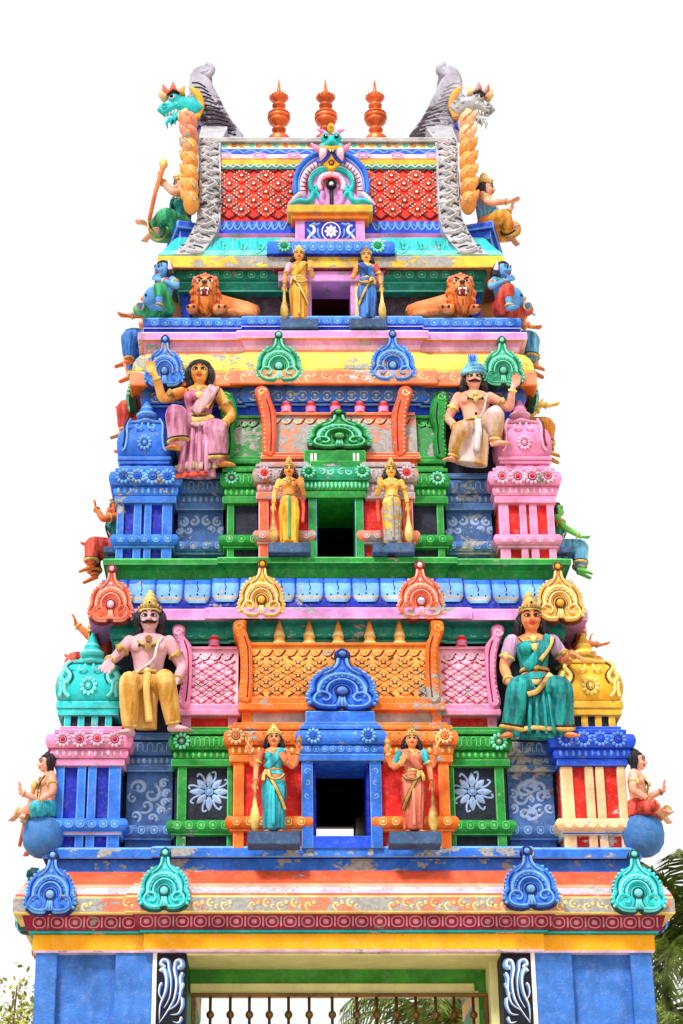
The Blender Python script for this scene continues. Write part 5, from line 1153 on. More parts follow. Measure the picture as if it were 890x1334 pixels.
def seated(px, pyp, pyt, Y, label, skin, female, legs, arms, legcloth, name, extra, headspec, tdx=0, frac=.48, cloth_r=1.0, rot=0, group=None, barefeet=True, shin=True, cat='statue', belly=0, loc=None, H=None, headc=None, chest=None, sleeve=None, vox=.0075, hhs=.150):
    """figure on a ledge: pelvis row pyp, head-top row pyt; legs = ((knee),(ankle),(toe dir)) per side in units of H from the pelvis"""
    if loc is None: loc = P(px, pyp, Y); H = (Zr(pyt, Y)-loc.z)/frac
    f = Fig(name, label, cat, loc, H, rot, group); pz = 0.0
    torso(f, pz, skin, female, belly, (tdx, 0)); hc = headc or (tdx*.4, -.015, .40); neck(f, pz, hc, hhs, skin, (tdx, 0)); head(f, hc, hhs, skin, female=female, **headspec)
    B = f.mb('body'); C_ = f.mb('cloth')
    for q, (kn, an, td) in legs:
        hip = V3((q*.055, -.01, .0)); limb(B, [hip, lerp(hip, kn, .5), kn, lerp(kn, an, .35), an], [.062, .056, .043, .04, .024], skin); foot(B, an, td, .135, skin)
        e = an if shin is True else lerp(kn, an, shin)
        limb(C_, [hip, lerp(hip, kn, .5), kn, lerp(kn, e, .5), e], [.080*cloth_r, .074*cloth_r, .060*cloth_r, .062*cloth_r, (.058 if shin is True else .062 if female else .052)*cloth_r], legcloth)
        if female and shin is not True: m = MB(); ringon(m, lerp(kn, an, shin+.02), V3(an)-V3(kn), .060*cloth_r, .014, GOLD); ringon(m, lerp(kn, an, shin-.05), V3(an)-V3(kn), .064*cloth_r, .007, INK2); f.one('hem_band', m)
        m = MB(); ringon(m, lerp(kn, an, .93), V3(an)-V3(kn), .034, .010, GOLD); f.one('anklet', m)
    C_.tube([(0, 0, -.05), (0, 0, .02), (0, 0, .075)], [(.105, .085), (.115, .088), (.088, .070)], legcloth, 16, up=(0, -1, 0))
    for a in arms: arm(f, *a[:-1], skin, pz=pz, sh=(a[0]*.112+tdx*.28, 0, .275), sleeve=sleeve, fat=1.06, **a[-1])
    neckl(f, pz, .025, .052, lean=(tdx, 0), female=female); neckl(f, pz, .085, .07, lean=(tdx, 0), female=female)
    if chest is not None: torso(f, pz, skin, female, 0, (tdx, 0), f.mb('blouse'), .007, .09 if female else .1, .27, chest)
    extra(f)
    od = dict(BODY); f.done(od, vox); return f
# ---- first storey, left: moustached man
def ex(f):
    strip(f, 'sacred_thread', [(.075, -.045, .285), (.05, -.078, .22), (.03, -.08, .14), (-.03, -.085, .085), (-.06, -.075, .06)], .008, cloth('white_thread', (226, 206, 216), (240, 230, 236)))
    belt(f, .075, .092, .074)
    m = MB()
    for q in (1, -1): m.ell((q*.052, -.076, .225), (.008, .006, .008), BLACK, 7, 5)
    f.one('nipple', m); m = MB(); m.ell((0, -.066, .115), (.01, .008, .012), BLACK, 7, 5); f.one('navel', m)
    strip(f, 'dhoti_pleat', [(0, -.09, .05), (0, -.13, -.04), (.01, -.13, -.14), (.02, -.12, -.24)], .024, C_YW, .02)
    f.mb('cloth').tube([(0, -.06, -.02), (0, -.07, -.12), (0, -.05, -.26)], [(.08, .05), (.06, .045), (.06, .04)], C_YW, 14, up=(0, -1, 0))
seated(193, 896, 792, .12, 'seated moustached man statue in yellow dhoti beside the turquoise dome', SK_LI, False, ((-1, ((-.095, -.20, -.035), (-.085, -.13, -.285), (-.5, -1, -.15))), (1, ((.11, -.20, -.02), (.155, -.11, -.255), (1, -.6, -.1)))),
       [(-1, (-.185, -.02, .175), (-.215, -.12, .115), (-.25, -.5, -.9), (.2, -.9, .4), dict(curl=.3, hs=.12)), (1, (.185, .02, .13), (.165, -.08, .01), (-.7, -.5, -.35), (0, .5, -.9), dict(curl=.35))], C_YW, 'seated_man_statue', ex, dict(hair='big', crown=(GOLD, 1.0), moustache=True), shin=.86, cloth_r=.88)
# ---- first storey, right: woman in teal
def ex(f):
    belt(f, .10, .078, .066); strip(f, 'sash', [(.095, -.01, .30), (.08, -.065, .28), (.045, -.11, .21), (-.02, -.085, .13), (-.06, -.06, .10)], .03, C_TEAL); strip(f, 'sash_border', [(.105, -.02, .295), (.098, -.07, .27), (.07, -.108, .20), (.02, -.098, .13)], .013, GOLD)
    strip(f, 'lap_border', [(-.09, -.055, .05), (-.04, -.10, .005), (.03, -.115, .005), (.075, -.10, .05)], .018, GOLD)
    strip(f, 'lap_fold', [(.05, -.12, .02), (-.01, -.14, -.06), (-.07, -.17, -.09)], .016, GOLD)
    f.mb('cloth').tube([(0, -.05, -.0), (0, -.07, -.14), (-.005, -.06, -.31)], [(.09, .05), (.085, .045), (.10, .04)], C_TEAL, 14, up=(0, -1, 0))
    for k in (-.05, -.015, .02, .055): strip(f, 'pleat', [(k, -.10, -.03), (k*1.1, -.125, -.15), (k*1.3, -.112, -.30)], .012, C_TEAL, .012)
    strip(f, 'hem_border', [(-.14, -.07, -.275), (-.06, -.118, -.265), (.04, -.118, -.27), (.12, -.09, -.26)], .014, GOLD)
seated(698, 897, 792, .12, 'seated woman statue in teal sari resting her hand on the amber dome', SK_RO, True, ((-1, ((-.12, -.14, -.05), (-.155, -.07, -.27), (-.7, -1, -.25))), (1, ((.125, -.14, -.05), (.125, -.06, -.27), (.7, -1, -.15)))),
       [(-1, (-.165, .02, .135), (-.155, -.07, .01), (.9, -.45, -.25), (0, .4, -.9), dict(curl=.25)), (1, (.175, -.01, .155), (.20, -.11, .165), (.5, -.75, -.55), (.1, -.4, -.9), dict(curl=.35, hs=.115))], C_TEAL, 'seated_woman_statue', ex, dict(hair='long', crown=(GOLD, .95)), shin=.9, chest=C_TEAL, sleeve=C_LIL, tdx=-.02)
# ---- second storey, left: woman in pink
def ex(f):
    belt(f, .095, .078, .066); strip(f, 'sash', [(.105, .0, .30), (.095, -.06, .285), (.065, -.108, .21), (.01, -.09, .14), (-.03, -.07, .10)], .038, cloth('sash_mauve', (206, 140, 170), (220, 180, 190))); strip(f, 'sash_border', [(.112, -.01, .30), (.112, -.06, .28), (.09, -.10, .20), (.05, -.09, .12)], .013, GOLD)
    f.mb('cloth').tube([(0.02, -.05, -.0), (.0, -.08, -.14), (-.01, -.07, -.34)], [(.09, .05), (.10, .05), (.125, .045)], C_ROSE, 14, up=(0, -1, 0))
    for k in (-.07, -.03, .01, .05): strip(f, 'pleat', [(k, -.10, .0), (k*1.1, -.132, -.15), (k*1.3-.01, -.122, -.33)], .015, C_ROSE, .012)
    strip(f, 'hip_swag', [(-.07, -.08, .07), (-.02, -.13, .02), (.04, -.12, .03), (.085, -.07, .075)], .02, GOLD); strip(f, 'hip_swag', [(-.06, -.10, .02), (-.0, -.145, -.02), (.06, -.11, .02)], .016, cloth('sash_mauve', (206, 140, 170), (220, 180, 190)))
    strip(f, 'hem_border', [(-.135, -.09, -.295), (-.05, -.128, -.285), (.05, -.125, -.29), (.12, -.11, -.275)], .024, cloth('hem_dark', (60, 60, 80), (226, 190, 160), 0, 30)); strip(f, 'hem_red', [(-.14, -.085, -.345), (-.05, -.12, -.345), (.06, -.115, -.335)], .018, C_RED)
seated(259, 563, 474, .52, 'seated woman statue in pink sari touching the blue arch ornament', SK_OR, True, ((-1, ((-.14, -.16, .05), (-.115, -.12, -.15), (-.6, -.8, -.2))), (1, ((.12, -.16, -.06), (.125, -.09, -.245), (1, -.55, -.12)))),
       [(-1, (-.225, -.02, .225), (-.275, -.10, .345), (-.35, -.2, .8), (.4, -.9, .1), dict(curl=.35, hs=.115)), (1, (.20, .02, .13), (.155, -.09, .0), (-.85, -.4, -.1), (0, .4, -.9), dict(curl=.3))], C_ROSE, 'seated_woman_statue', ex, dict(hair='big', crown=None), shin=.85, chest=C_MAG, tdx=.0)
# ---- second storey, right: man with blue turban
def ex(f):
    belt(f, .075, .092, .074, C_YWL); strip(f, 'sacred_thread', [(.085, -.04, .275), (.07, -.075, .2), (.05, -.085, .12), (.02, -.085, .07)], .007, cloth('white_thread', (226, 206, 216), (240, 230, 236)))
    m = MB()
    for q in (1, -1): m.ell((q*.052, -.076, .225), (.008, .006, .008), BLACK, 7, 5)
    f.one('nipple', m); m = MB(); m.ell((0, -.066, .115), (.01, .008, .012), BLACK, 7, 5); f.one('navel', m)
    f.mb('cloth').tube([(0, -.05, -.0), (-.03, -.08, -.12), (-.055, -.08, -.29)], [(.10, .05), (.11, .055), (.115, .05)], C_YWL, 14, up=(0, -1, 0))
    strip(f, 'dhoti_pleat', [(.01, -.09, .05), (0, -.14, -.08), (-.02, -.145, -.22)], .026, cloth('white_thread', (226, 206, 216), (240, 230, 236)), .02)
    t = C_SKY; hh = .158
    for k, (z, r) in enumerate(((.455, .078), (.475, .072), (.495, .058), (.51, .04))):
        m = MB(); m.tube([(r*math.cos(2*math.pi*i/18), .0+r*math.sin(2*math.pi*i/18), z+.012*math.sin(2*math.pi*i/18+k)) for i in range(19)], .018, t, 8); f.one('turban_fold', m)
    m = MB(); m.ell((0, 0, .49), (.065, .07, .045), t, 12, 8); f.one('turban', m)
    for k in (-2, -1, 0, 1, 2): m = MB(); m.tube([(k*.009, -.03, .51), (k*.013, -.03, .56), (k*.015, -.03, .605)], [.011, .009, .004], royal if k % 2 else C_SKY, 6); f.one('plume', m)
seated(620, 563, 484, .52, 'seated moustached man statue with blue plumed turban touching the green arch ornament', SK_PK, False, ((-1, ((-.12, -.16, -.06), (-.175, -.09, -.24), (-.7, -.9, -.2))), (1, ((.125, -.16, .065), (.115, -.12, -.13), (.95, -.6, -.1)))),
       [(-1, (-.185, .02, .12), (-.15, -.09, -.01), (.5, -.6, -.6), (0, .5, -.8), dict(curl=.3)), (1, (.24, -.02, .18), (.265, -.10, .30), (.3, -.2, .85), (-.3, -.9, .1), dict(curl=.35, hs=.115))], C_YWL, 'seated_man_statue', ex, dict(hair='long', crown=None, moustache=True), shin=.72, cloth_r=.98)
# ================================================================== lions, dwarfs, youths and the figures on the flanks
def pf(px, py, Y, sd=1):
    """front frame measured in photo pixels from (px,py) at depth Y"""
    p = P(px, py, Y); m_ = mpp(py, Y); k = (Zr(py-1, Y)-Zr(py, Y))
    return (Vector((p.x*sd, p.y, p.z)), Vector((m_*sd, 0, 0)), Vector((0, 0, k)), Vector((0, -1, 0)))
LION = paint('lion_orange', (236, 128, 62), var=.14, streak=.25, peel=.08, lift=(246, 158, 104)); MANE = cloth('mane_orange', (206, 76, 16), (244, 140, 60), 0, 30); CURL = paint('mane_curl', (238, 130, 100), streak=.2)
CLAW = paint('claw_dark', (70, 40, 36), streak=0)
def lion(px, py, Y, sd, label):
    p = P(px, py, Y); mm = mpp(py, Y); kz = (Zr(py-60, Y)-Zr(py, Y))/60/mm
    f = Fig('lion_statue', label, 'lion statue', p, mm, 0, 'crouching lion statues'); v = lambda a, d, b: V3((a*sd, d, b*kz)); B = f.mb('body')
    B.tube([v(2, 4, 22), v(16, 6, 24), v(34, 8, 21), v(52, 9, 17), v(63, 8, 13), v(67, 8, 11)], [15, 16.5, 15, 15, 14, 9], LION, 16)
    B.ell(v(54, 0, 13), (15, 10, 14), LION); B.tube([v(58, -4, 8), v(46, -14, 5), v(36, -18, 4)], [8, 6, 5], LION, 10); B.ell(v(34, -20, 4), (6, 6, 4), LION)
    for a in (-1, 1):
        q = -18 if a < 0 else 22; B.tube([v(a*12, -4, 16), v(a*16, -16, 8), v(q, -26, 4)], [9, 7, 5.5], LION, 10); B.ell(v(q, -29, 4), (6.5, 7, 4.5), LION)
        for k in (-1, 0, 1): m = MB(); m.ell(v(q+k*4, -35, 3), (2, 3, 2.2), CLAW if k else LION, 7, 5); f.one('toe', m)
    B.ell(v(-1, -12, 37), (15, 13, 17*kz), LION, 16, 10); B.ell(v(-1, -22, 34), (10, 10, 8*kz), LION); B.ell(v(-1, -20, 19), (9, 9, 5*kz), LION)       # skull, muzzle, lower jaw
    for a in (-1, 1): B.ell(v(a*5-1, -29, 31), (5.5, 4, 4.5*kz), LION); B.ell(v(a*8-1, -23, 43), (5, 4, 3), LION); B.ell(v(a*14-1, -8, 49), (4, 3, 5), LION)
    B.tube([v(-1, -24, 44), v(-1, -30, 37)], [3.4, 4.2], LION, 8)
    M_ = f.mb('hair')
    for i in range(15):
        a = math.pi*(-.62+2.24*i/14)-math.pi*.5+math.pi*.5; x, z = 17*math.cos(a), 21*math.sin(a)
        if z > 16: continue
        M_.tube([v(x*.75-1, -10, 34+z*.8), v(x*1.0-1, -12, 30+z), v(x*.95-1, -8, 24+z*1.1)], [6, 5, 2], MANE, 7)
    M_.tube([v(-1, -14, 22), v(-1, -17, 12), v(-1, -16, 2)], [14, 11, 4], MANE, 12); M_.ell(v(-1, -2, 36), (19, 10, 22*kz), MANE, 14, 9)
    for i in range(-3, 4):
        m = MB(); m.ell(v(i*4.4-1, -17+abs(i)*1.2, 53-abs(i)*1.3), (3.4, 3.4, 3.2), CURL, 8, 6); m.ell(v(i*4.4-1, -10, 56-abs(i)*1.4), (3.4, 4, 3), CURL, 8, 6); f.one('mane_curl', m)
    m = MB(); m.ell(v(-1, -27, 24.5), (6.5, 6, 4.8*kz), paint('mouth_red', (120, 10, 12), streak=0), 12, 7); f.one('mouth', m)
    for a, b, h in ((-4.5, 28, -4), (4.5, 28, -4), (-2, 28, -2), (2, 28, -2), (-4, 20, 3.5), (4, 20, 3.5)): m = MB(); m.tube([v(a-1, -33, b), v(a-1, -33.5, b+h)], [1.3, .3], EYEW, 6); f.one('tooth', m)
    m = MB(); m.ell(v(-1, -33.5, 35.5), (4, 2.6, 2.6), CLAW, 9, 6); f.one('nose', m)
    for a in (-1, 1):
        m = MB(); m.ell(v(a*7.5-1, -24.5, 41), (3.4, 2.5, 2.3), EYEW, 10, 6); m.ell(v(a*7.2-1, -26.6, 41), (1.7, 1, 1.8), BLACK, 8, 5); f.one('eye', m)
        m = MB(); m.tube([v(a*3-1, -27, 43), v(a*8-1, -26.5, 45.5), v(a*12-1, -23, 42.5)], [1, 1.4, .6], BLACK, 6); f.one('eyebrow', m)
        m = MB(); m.tube([v(a*1-1, -34, 31.5), v(a*6-1, -32, 28.5), v(a*9-1, -27, 26)], .55, BLACK, 5); f.one('muzzle_line', m)
    m = MB(); m.tube([v(66, 4, 8), v(60, -14, 3), v(50, -24, 0), v(44, -27, -1)], [3, 3, 3, 4], LION, 8); f.one('tail', m)
    f.done({'body': ('body', .009), 'hair': ('mane', .011)})
lion(268, 420, .86, 1, 'crouching orange lion statue with body stretching towards the golden orange sari statue')
lion(612-12, 420, .86, -1, 'crouching orange lion statue with body stretching towards the blue sari statue')

def dwarf(px, py, pt, Y, sd, label, lcloth, scarf):
    def ex(f):
        m = f.mb('body'); m.ell((0, -.085, .085), (.135, .135, .125), SK_BL, 18, 12)
        m = MB(); m.ell((0, -.222, .075), (.014, .008, .016), BLACK, 8, 5); f.one('navel', m)
        for k in range(3): strip(f, 'scarf', [(-.11, -.03, .29-.02*k), (-.05, -.09, .245-.025*k), (.03, -.11, .235-.025*k), (.10, -.05, .28-.02*k)], .012, scarf, .01)
        m = MB(); m.tube([(sd*.085, -.0, .33), (sd*.10, -.02, .40), (sd*.085, -.03, .49)], [.018, .026, .004], lilac_lt, 8); f.one('horn', m)
    loc = P(px, py, Y); H = (Zr(pt, Y)-loc.z)/.48
    seated(px, py, pt, Y, label, SK_BL, False, ((sd, ((sd*.13, -.16, .12), (sd*.125, -.16, -.08), (.2*sd, -1, -.1))), (-sd, ((-sd*.15, -.17, .0), (-sd*.05, -.25, -.03), (sd*.8, -.5, 0)))),
        [(sd, (sd*.20, -.02, .16), (sd*.12, -.15, .21), (-sd*.6, -.3, .5), (0, -1, .2), dict(curl=.5)), (-sd, (-sd*.20, -.02, .14), (-sd*.20, -.16, .02), (0, -.6, -.8), (0, -.6, .5), dict(curl=.4))], lcloth, 'dwarf_statue', ex, dict(hair='long', yaw=0), shin=.35, rot=-sd*math.radians(48), hhs=.185, headc=(0, -.02, .415), group='pot-bellied dwarf statues')
dwarf(214, 404, 346, .78, 1, 'blue pot-bellied dwarf statue in green trousers squatting beside a lion', C_GRN, C_RED)
dwarf(655, 404, 347, .78, -1, 'blue pot-bellied dwarf statue in red trousers squatting beside a lion', C_RED, C_GRN)

def youth(px, py, pt, Y, sd, label, lcloth):
    """cross-legged youth on a round pot, facing away from the tower along x"""
    def ex(f):
        m = MB(); r = .14; m.lathe([(r*.35, .02), (r*.8, -.0), (r*1.12, -.05), (r*1.2, -.13), (r*1.12, -.21), (r*.85, -.27), (r*.5, -.30), (r*.3, -.305)], (0, -.02, -.065), paint('pot_blue', (58, 118, 190), var=.12, streak=.4), 26); f.one('round_pedestal', m)
        strip(f, 'sacred_thread', [(.075, -.045, .285), (.05, -.082, .22), (.0, -.085, .13), (-.06, -.075, .06)], .007, GOLD); belt(f, .065, .09, .074, lcloth)
        m = MB(); m.ell((0, -.066, .115), (.01, .008, .012), BLACK, 7, 5); f.one('navel', m)
    a = -sd
    seated(px, py, pt, Y, label, SK_PK, False, ((1, ((.16, -.13, -.01), (-.02, -.23, -.02), (-.9, -.3, -.1))), (-1, ((-.16, -.13, -.01), (.03, -.19, -.045), (.9, -.3, -.1)))),
        [(1, (.165, .01, .13), (.16, -.11, .035), (-.2, -.9, -.4), (0, .3, -.9), dict(curl=.3)), (-1, (-.16, -.04, .14), (-.165, -.19, .19), (-.05, -.15, 1), (-.0, -.9, .1), dict(curl=.12))] if sd > 0 else
        [(-1, (-.165, .01, .13), (-.16, -.11, .035), (.2, -.9, -.4), (0, .3, -.9), dict(curl=.3)), (1, (.16, -.04, .14), (.165, -.19, .19), (.05, -.15, 1), (.0, -.9, .1), dict(curl=.25))],
        lcloth, 'seated_youth_statue', ex, dict(hair='big'), shin=.02, rot=-sd*math.radians(72), cloth_r=.92, vox=.007)
youth(61, 1058, 983, .10, 1, 'cross-legged youth statue in turquoise loincloth on a round blue pot', C_TURQ)
youth(832, 1056, 980, .10, -1, 'cross-legged youth statue in red loincloth on a round blue pot', C_RED)

def flank(px, py, pt, Y, sd, label, skin, lcloth, chest=None, crown=None, pose=0, female=True, moustache=False, staff=False, rot=90, name='flank_statue', hair='long', ledge=None, big=1.0, fold=False):
    """figure sitting on the short side of the tower, looking away from it"""
    def ex(f):
        if staff: m = MB(); m.tube([(.17, -.30, -.06), (.17, -.26, .20), (.16, -.20, .46)], [.016, .016, .02], SK_BR, 8); m.ell((.16, -.20, .48), (.035, .035, .05), GOLD, 8, 6); f.one('staff', m)
        if chest: strip(f, 'sash', [(.085, -.02, .30), (.075, -.07, .28), (.03, -.11, .21), (-.05, -.07, .11)], .03, chest)
        if ledge or True:
            lg_ = ledge or STONE
            for k, (w_, h0, h1) in enumerate(((.26, -.14, -.075), (.22, -.22, -.14), (.16, -.34, -.22))): m = MB(); m.box(-w_, w_, -.10+.03*k, .28, h0, h1-.002, lg_, .01, blue_lt if ledge else None); f.one('bracket', m)
    P0 = [(1, (.18, -.06, .16), (.19, -.22, .14), (.0, -1, .1), (0, -.2, 1), dict(curl=.4)), (-1, (-.18, -.06, .15), (-.19, -.2, .05), (.0, -1, -.1), (0, .2, 1), dict(curl=.3))]
    P1 = [(1, (.17, -.08, .17), (.17, -.20, .28), (.0, -.3, 1), (0, -1, .2), dict(curl=.4)), (-1, (-.18, -.06, .15), (-.18, -.23, .13), (.0, -1, .2), (0, -.2, 1), dict(curl=.2))]
    P2 = [(1, (.18, -.12, .22), (.10, -.20, .36), (-.2, -.1, 1), (0, -1, .2), dict(curl=.5)), (-1, (-.18, -.10, .16), (-.17, -.26, .12), (.0, -1, .1), (0, -.2, 1), dict(curl=.3))]
    lg = ((1, ((.09, -.22, .02), (.085, -.22, -.19), (.1, -1, -.3))), (-1, ((-.09, -.22, -.0), (-.085, -.2, -.22), (-.1, -1, -.3))))
    if fold: lg = ((1, ((.15, -.17, .02), (-.03, -.24, -.03), (-.9, -.4, -.1))), (-1, ((-.15, -.17, .02), (.04, -.20, -.06), (.9, -.4, -.1))))
    return seated(px, py, pt, Y, label, skin, female, lg, (P0, P1, P2)[pose], lcloth, name, ex, dict(hair=hair, crown=crown, moustache=moustache), shin=.75, rot=-sd*math.radians(rot), chest=chest if female else None, vox=.009)
flank(238, 300, 233, 1.30, 1, 'statue in green skirt holding an orange staff beside the roof gable', SK_PK, C_GRN, C_TEAL, (GOLD, 1.0), 2, True, staff=True, ledge=royal, rot=75, fold=True)
flank(633, 300, 237, 1.30, -1, 'statue in orange skirt and blue blouse raising a hand beside the roof gable', SK_PK, C_ORG, C_SKY, (GOLD, .9), 1, True, ledge=royal, rot=75, fold=True)
flank(207, 448, 378, 1.75, 1, 'blue-legged statue with outstretched hand on the flank below the green-trousered dwarf', SK_BR, C_BLU, None, (HAIR, .5), 0, False)
flank(655, 448, 380, 1.75, -1, 'blue-trousered statue with red arm on the flank below the red-trousered dwarf', SK_RO, C_SKY, C_RED, (GOLD, .7), 0, True)
flank(200, 540, 470, 1.3, 1, 'moustached statue with blue plume half hidden behind the blue turret', SK_PK, C_RED, None, (blue, .9), 1, False, True)
flank(676, 560, 492, 1.3, -1, 'crowned golden statue half hidden behind the pink turret', SK_YE, C_ORG, C_YEL, (GOLD, .9), 1, True)
flank(153, 716, 652, .95, 1, 'copper-skinned statue with raised hand seated on the flank beside the blue pillars', SK_BR, C_RED, C_TEAL, (GOLD, 1.0), 2, True)
flank(725, 716, 655, .95, -1, 'green-skinned statue stretching an arm on the flank beside the pink and red pillars', SK_GR, C_SKY, C_GRN, None, 0, True)
flank(134, 868, 792, .95, 1, 'copper statue with tall gold crown half hidden behind the turquoise dome', SK_BR, C_RED, C_RED, (GOLD, 1.5), 1, True)
flank(744, 868, 800, .95, -1, 'rose-skinned statue with tall gold crown half hidden behind the amber dome', SK_RO, C_ORG, C_MAG, (GOLD, 1.5), 1, True)
flank(74, 1100, 1030, 1.5, 1, 'copper statue with a staff hidden behind the turquoise-clad youth and his pot', SK_BR, C_ORG, None, None, 0, False, staff=True, fold=True)
# lions looking out from the flanks of the third storey
def flank_lion(px, py, Y, sd, label):
    p = P(px, py, Y); mm = mpp(py, Y); f = Fig('lion_statue', label, 'lion statue', p, mm, -sd*math.radians(80), 'lions on the flanks'); B = f.mb('body')
    B.ell((0, 0, 0), (14, 14, 19), LION, 16, 10); B.ell((0, -11, -4), (9, 9, 8), LION); B.ell((0, -8, -18), (8, 9, 5), LION); B.tube([(0, -11, 8), (0, -20, 0)], [4, 4.5], LION, 8); B.tube([(0, 6, -10), (0, 26, -16), (0, 50, -18)], [14, 15, 14], LION, 14)
    for s in (1, -1): B.tube([(s*9, 0, -16), (s*11, -12, -28), (s*11, -20, -33)], [8, 6, 6], LION, 9)
    for s in (1, -1):
        m = MB(); m.ell((s*8, -11, 6), (3, 3, 2.5), EYEW, 9, 6); m.ell((s*8.2, -13.4, 6), (1.6, 1, 1.7), BLACK, 7, 5); f.one('eye', m)
        m = MB(); m.tube([(s*4, -16, -14), (s*4, -17, -9)], [.4, 1.4], EYEW, 6); f.one('tooth', m)
    m = MB(); m.ell((0, -14, -11.5), (6, 5, 4.5), paint('mouth_red', (120, 10, 12), streak=0), 10, 6); f.one('mouth', m)
    for i in range(-3, 4): m = MB(); m.ell((i*4.2, -4, 19-abs(i)*1.5), (3.4, 4, 3.4), CURL, 8, 6); f.one('mane_curl', m)
    M_ = f.mb('hair'); M_.ell((0, 9, -3), (18, 10, 22), MANE, 14, 9); M_.tube([(0, -2, -18), (0, -2, -30)], [11, 5], MANE, 10)
    f.done({'body': ('body', .011), 'hair': ('mane', .012)})
flank_lion(205, 393, 1.35, 1, 'orange lion statue looking out behind the green-trousered dwarf')
flank_lion(664, 393, 1.35, -1, 'orange lion statue looking out behind the red-trousered dwarf')

# ------------------------------------------------------------------ arch ornaments on the flanks of each cornice
def kudu_flank(xw, yw, zb, w, h, sd, cols, v):
    """sd -1: left flank"""
    N_ = Vector((sd, 0, 0)); t = .12; U = Vector((0, -sd*-1.0, 0)); V_ = Vector((-sd*math.sin(t), 0, math.cos(t))); N_ = Vector((sd*math.cos(t), 0, math.sin(t)))
    M = fm((Vector((xw, yw, zb)), U, V_, N_)) @ Matrix.Diagonal((w, h/AS, w, 1)); ps = kudu_meshes(*cols, v); r = put('arch_ornament', ps[0][1], tower, M)
    for n, me in ps[1:]: tag(put(n, me, r), kind='stuff' if n == 'beaded_rim' else None)
for sd in (1, -1):
    s = -sd
    for yy, c in ((.55, (K_TURQ, K_BLUE)[sd < 0]), (1.9, K_RED), (3.2, K_GRN)): kudu_flank(s*(HWB+.21), yy, Zr(1192, -.2), .5, .62, s, c, 0)
    for yy, c in ((.75, (K_GOLD, K_RED)[sd < 0]), (1.9, K_BLUE), (3.0, K_GRN)): kudu_flank(s*2.46, yy, Zr(810, .1), .5, .66, s, c, 0)
    for yy, c in ((1.0, K_GRN), (1.9, K_BLUE), (2.8, K_GRN)): kudu_flank(s*2.17, yy, Zr(504, .5), .5, .62, s, c, 0)

# ------------------------------------------------------------------ roof front arch with mask
YN = .84
m = MB(); zf = [Zr(p, YN) for p in (316, 287, 281, 272)]
hw = lambda px: -Xc(px, 290, YN)
m.box(-hw(385), hw(385), YN, 1.2, zf[0]-.02, zf[1], lilac, .008, lilac_lt); nb = m.build('arch_base', tower)
m = MB(); m.box(-hw(397), hw(397), YN-.012, YN+.1, Zr(314, YN), Zr(289, YN), blue_dk, .004); m.build('blue_panel', nb)
fr = pf(431.5, 301.5, YN-.013); m = MB()
for i in range(8): a = i*math.pi/4; leaf(m, 2.2*math.cos(a), 2.2*math.sin(a), a, 6.6, 2.2, fr, white, .014)
m.ell(fr[0], (.022, .02, .022), white, 10, 6); m.build('flower_relief', nb)
m = MB(); m.stroke([(11.8*math.cos(a), 11.8*math.sin(a)) for a in [2*math.pi*i/28 for i in range(29)]], fr, .8, .008, white); m.build('ring', nb)
for s in (1, -1):
    m = MB(); fr2 = pf(431.5, 301.5, YN-.013)
    for pts, w in (([(14, 11), (19, 9), (23, 10), (27, 6)], 1.8), ([(31, -10), (27, -5), (22, 0), (23, 6), (28, 8)], 2), ([(17, -10), (22, -8), (27, -2), (31, 3)], 1.7), ([(14, -9), (17, -3), (17, 4)], 1.3)):
        q = smooth2([(s*a, b) for a, b in pts], 4); m.stroke(q, fr2, [w*(.4+.6*math.sin(math.pi*(.1+.85*i/len(q)))) for i in range(len(q))], .012, blue_lt if w != 2 else white)
    m.build('scroll_relief', nb)
m = MB(); m.box(-hw(379), hw(379), YN-.05, 1.2, zf[1], zf[2], orange, .01, amber); m.box(-hw(374.5), hw(374.5), YN-.09, 1.2, zf[2], zf[3], amber, .01, amber_lt); m.build('orange_plinth', nb)
YA = YN+.0; fr = pf(432, 272, YA); O_, U_, V_, N_ = fr
h_ = [(0, 76), (14, 75), (27, 69), (39, 58), (47, 44), (49, 30), (46, 20), (52, 12), (58, 5), (54, 1), (40, 0), (0, 0)]
q = smooth2(h_, 3); full = list(q)+[Vector((-p.x, p.y)) for p in q[-2:0:-1]]
m = MB(); m.outline([(p.x, p.y) for p in full][::-1], fr, -.5, .02, lilac, 1.2, blue); ar = m.build('roof_arch', tower)
def st(nm, pts, w, h, mat, d=.02, both=True, taper=False):
    for s in ((1, -1) if both else (1,)):
        m = MB(); q = smooth2([(s*a, b) for a, b in pts], 4); n = len(q); m.stroke(q, fr, [w*(.35+.65*math.sin(math.pi*(.1+.85*i/n))) for i in range(n)] if taper else w, h, mat, 6, d); m.build(nm, ar)
st('blue_rim', [(46, 16), (47.5, 30), (44, 47), (35, 60), (22, 69), (10, 72)], 3.4, .05, blue); st('rim_edge', [(42, 18), (43, 30), (39.5, 44), (31, 56), (19, 64)], 1.0, .03, blue_lt, .03)
st('lilac_band', [(37, 17), (37.5, 30), (34, 42), (26, 51), (15, 57), (5, 60)], 4.6, .05, lilac_lt); st('pink_line', [(32, 19), (32, 31), (28, 40), (20, 47), (10, 51)], .9, .025, red, .03)
st('turquoise_scroll', [(4, 50), (14, 48), (24, 41), (28, 31), (26, 23), (21, 20), (19, 25), (23, 27)], 3.6, .06, turq, .02, True, True); st('scroll_edge', [(5, 51.5), (15, 50), (26, 42), (30, 31)], .9, .02, turq_lt, .06)
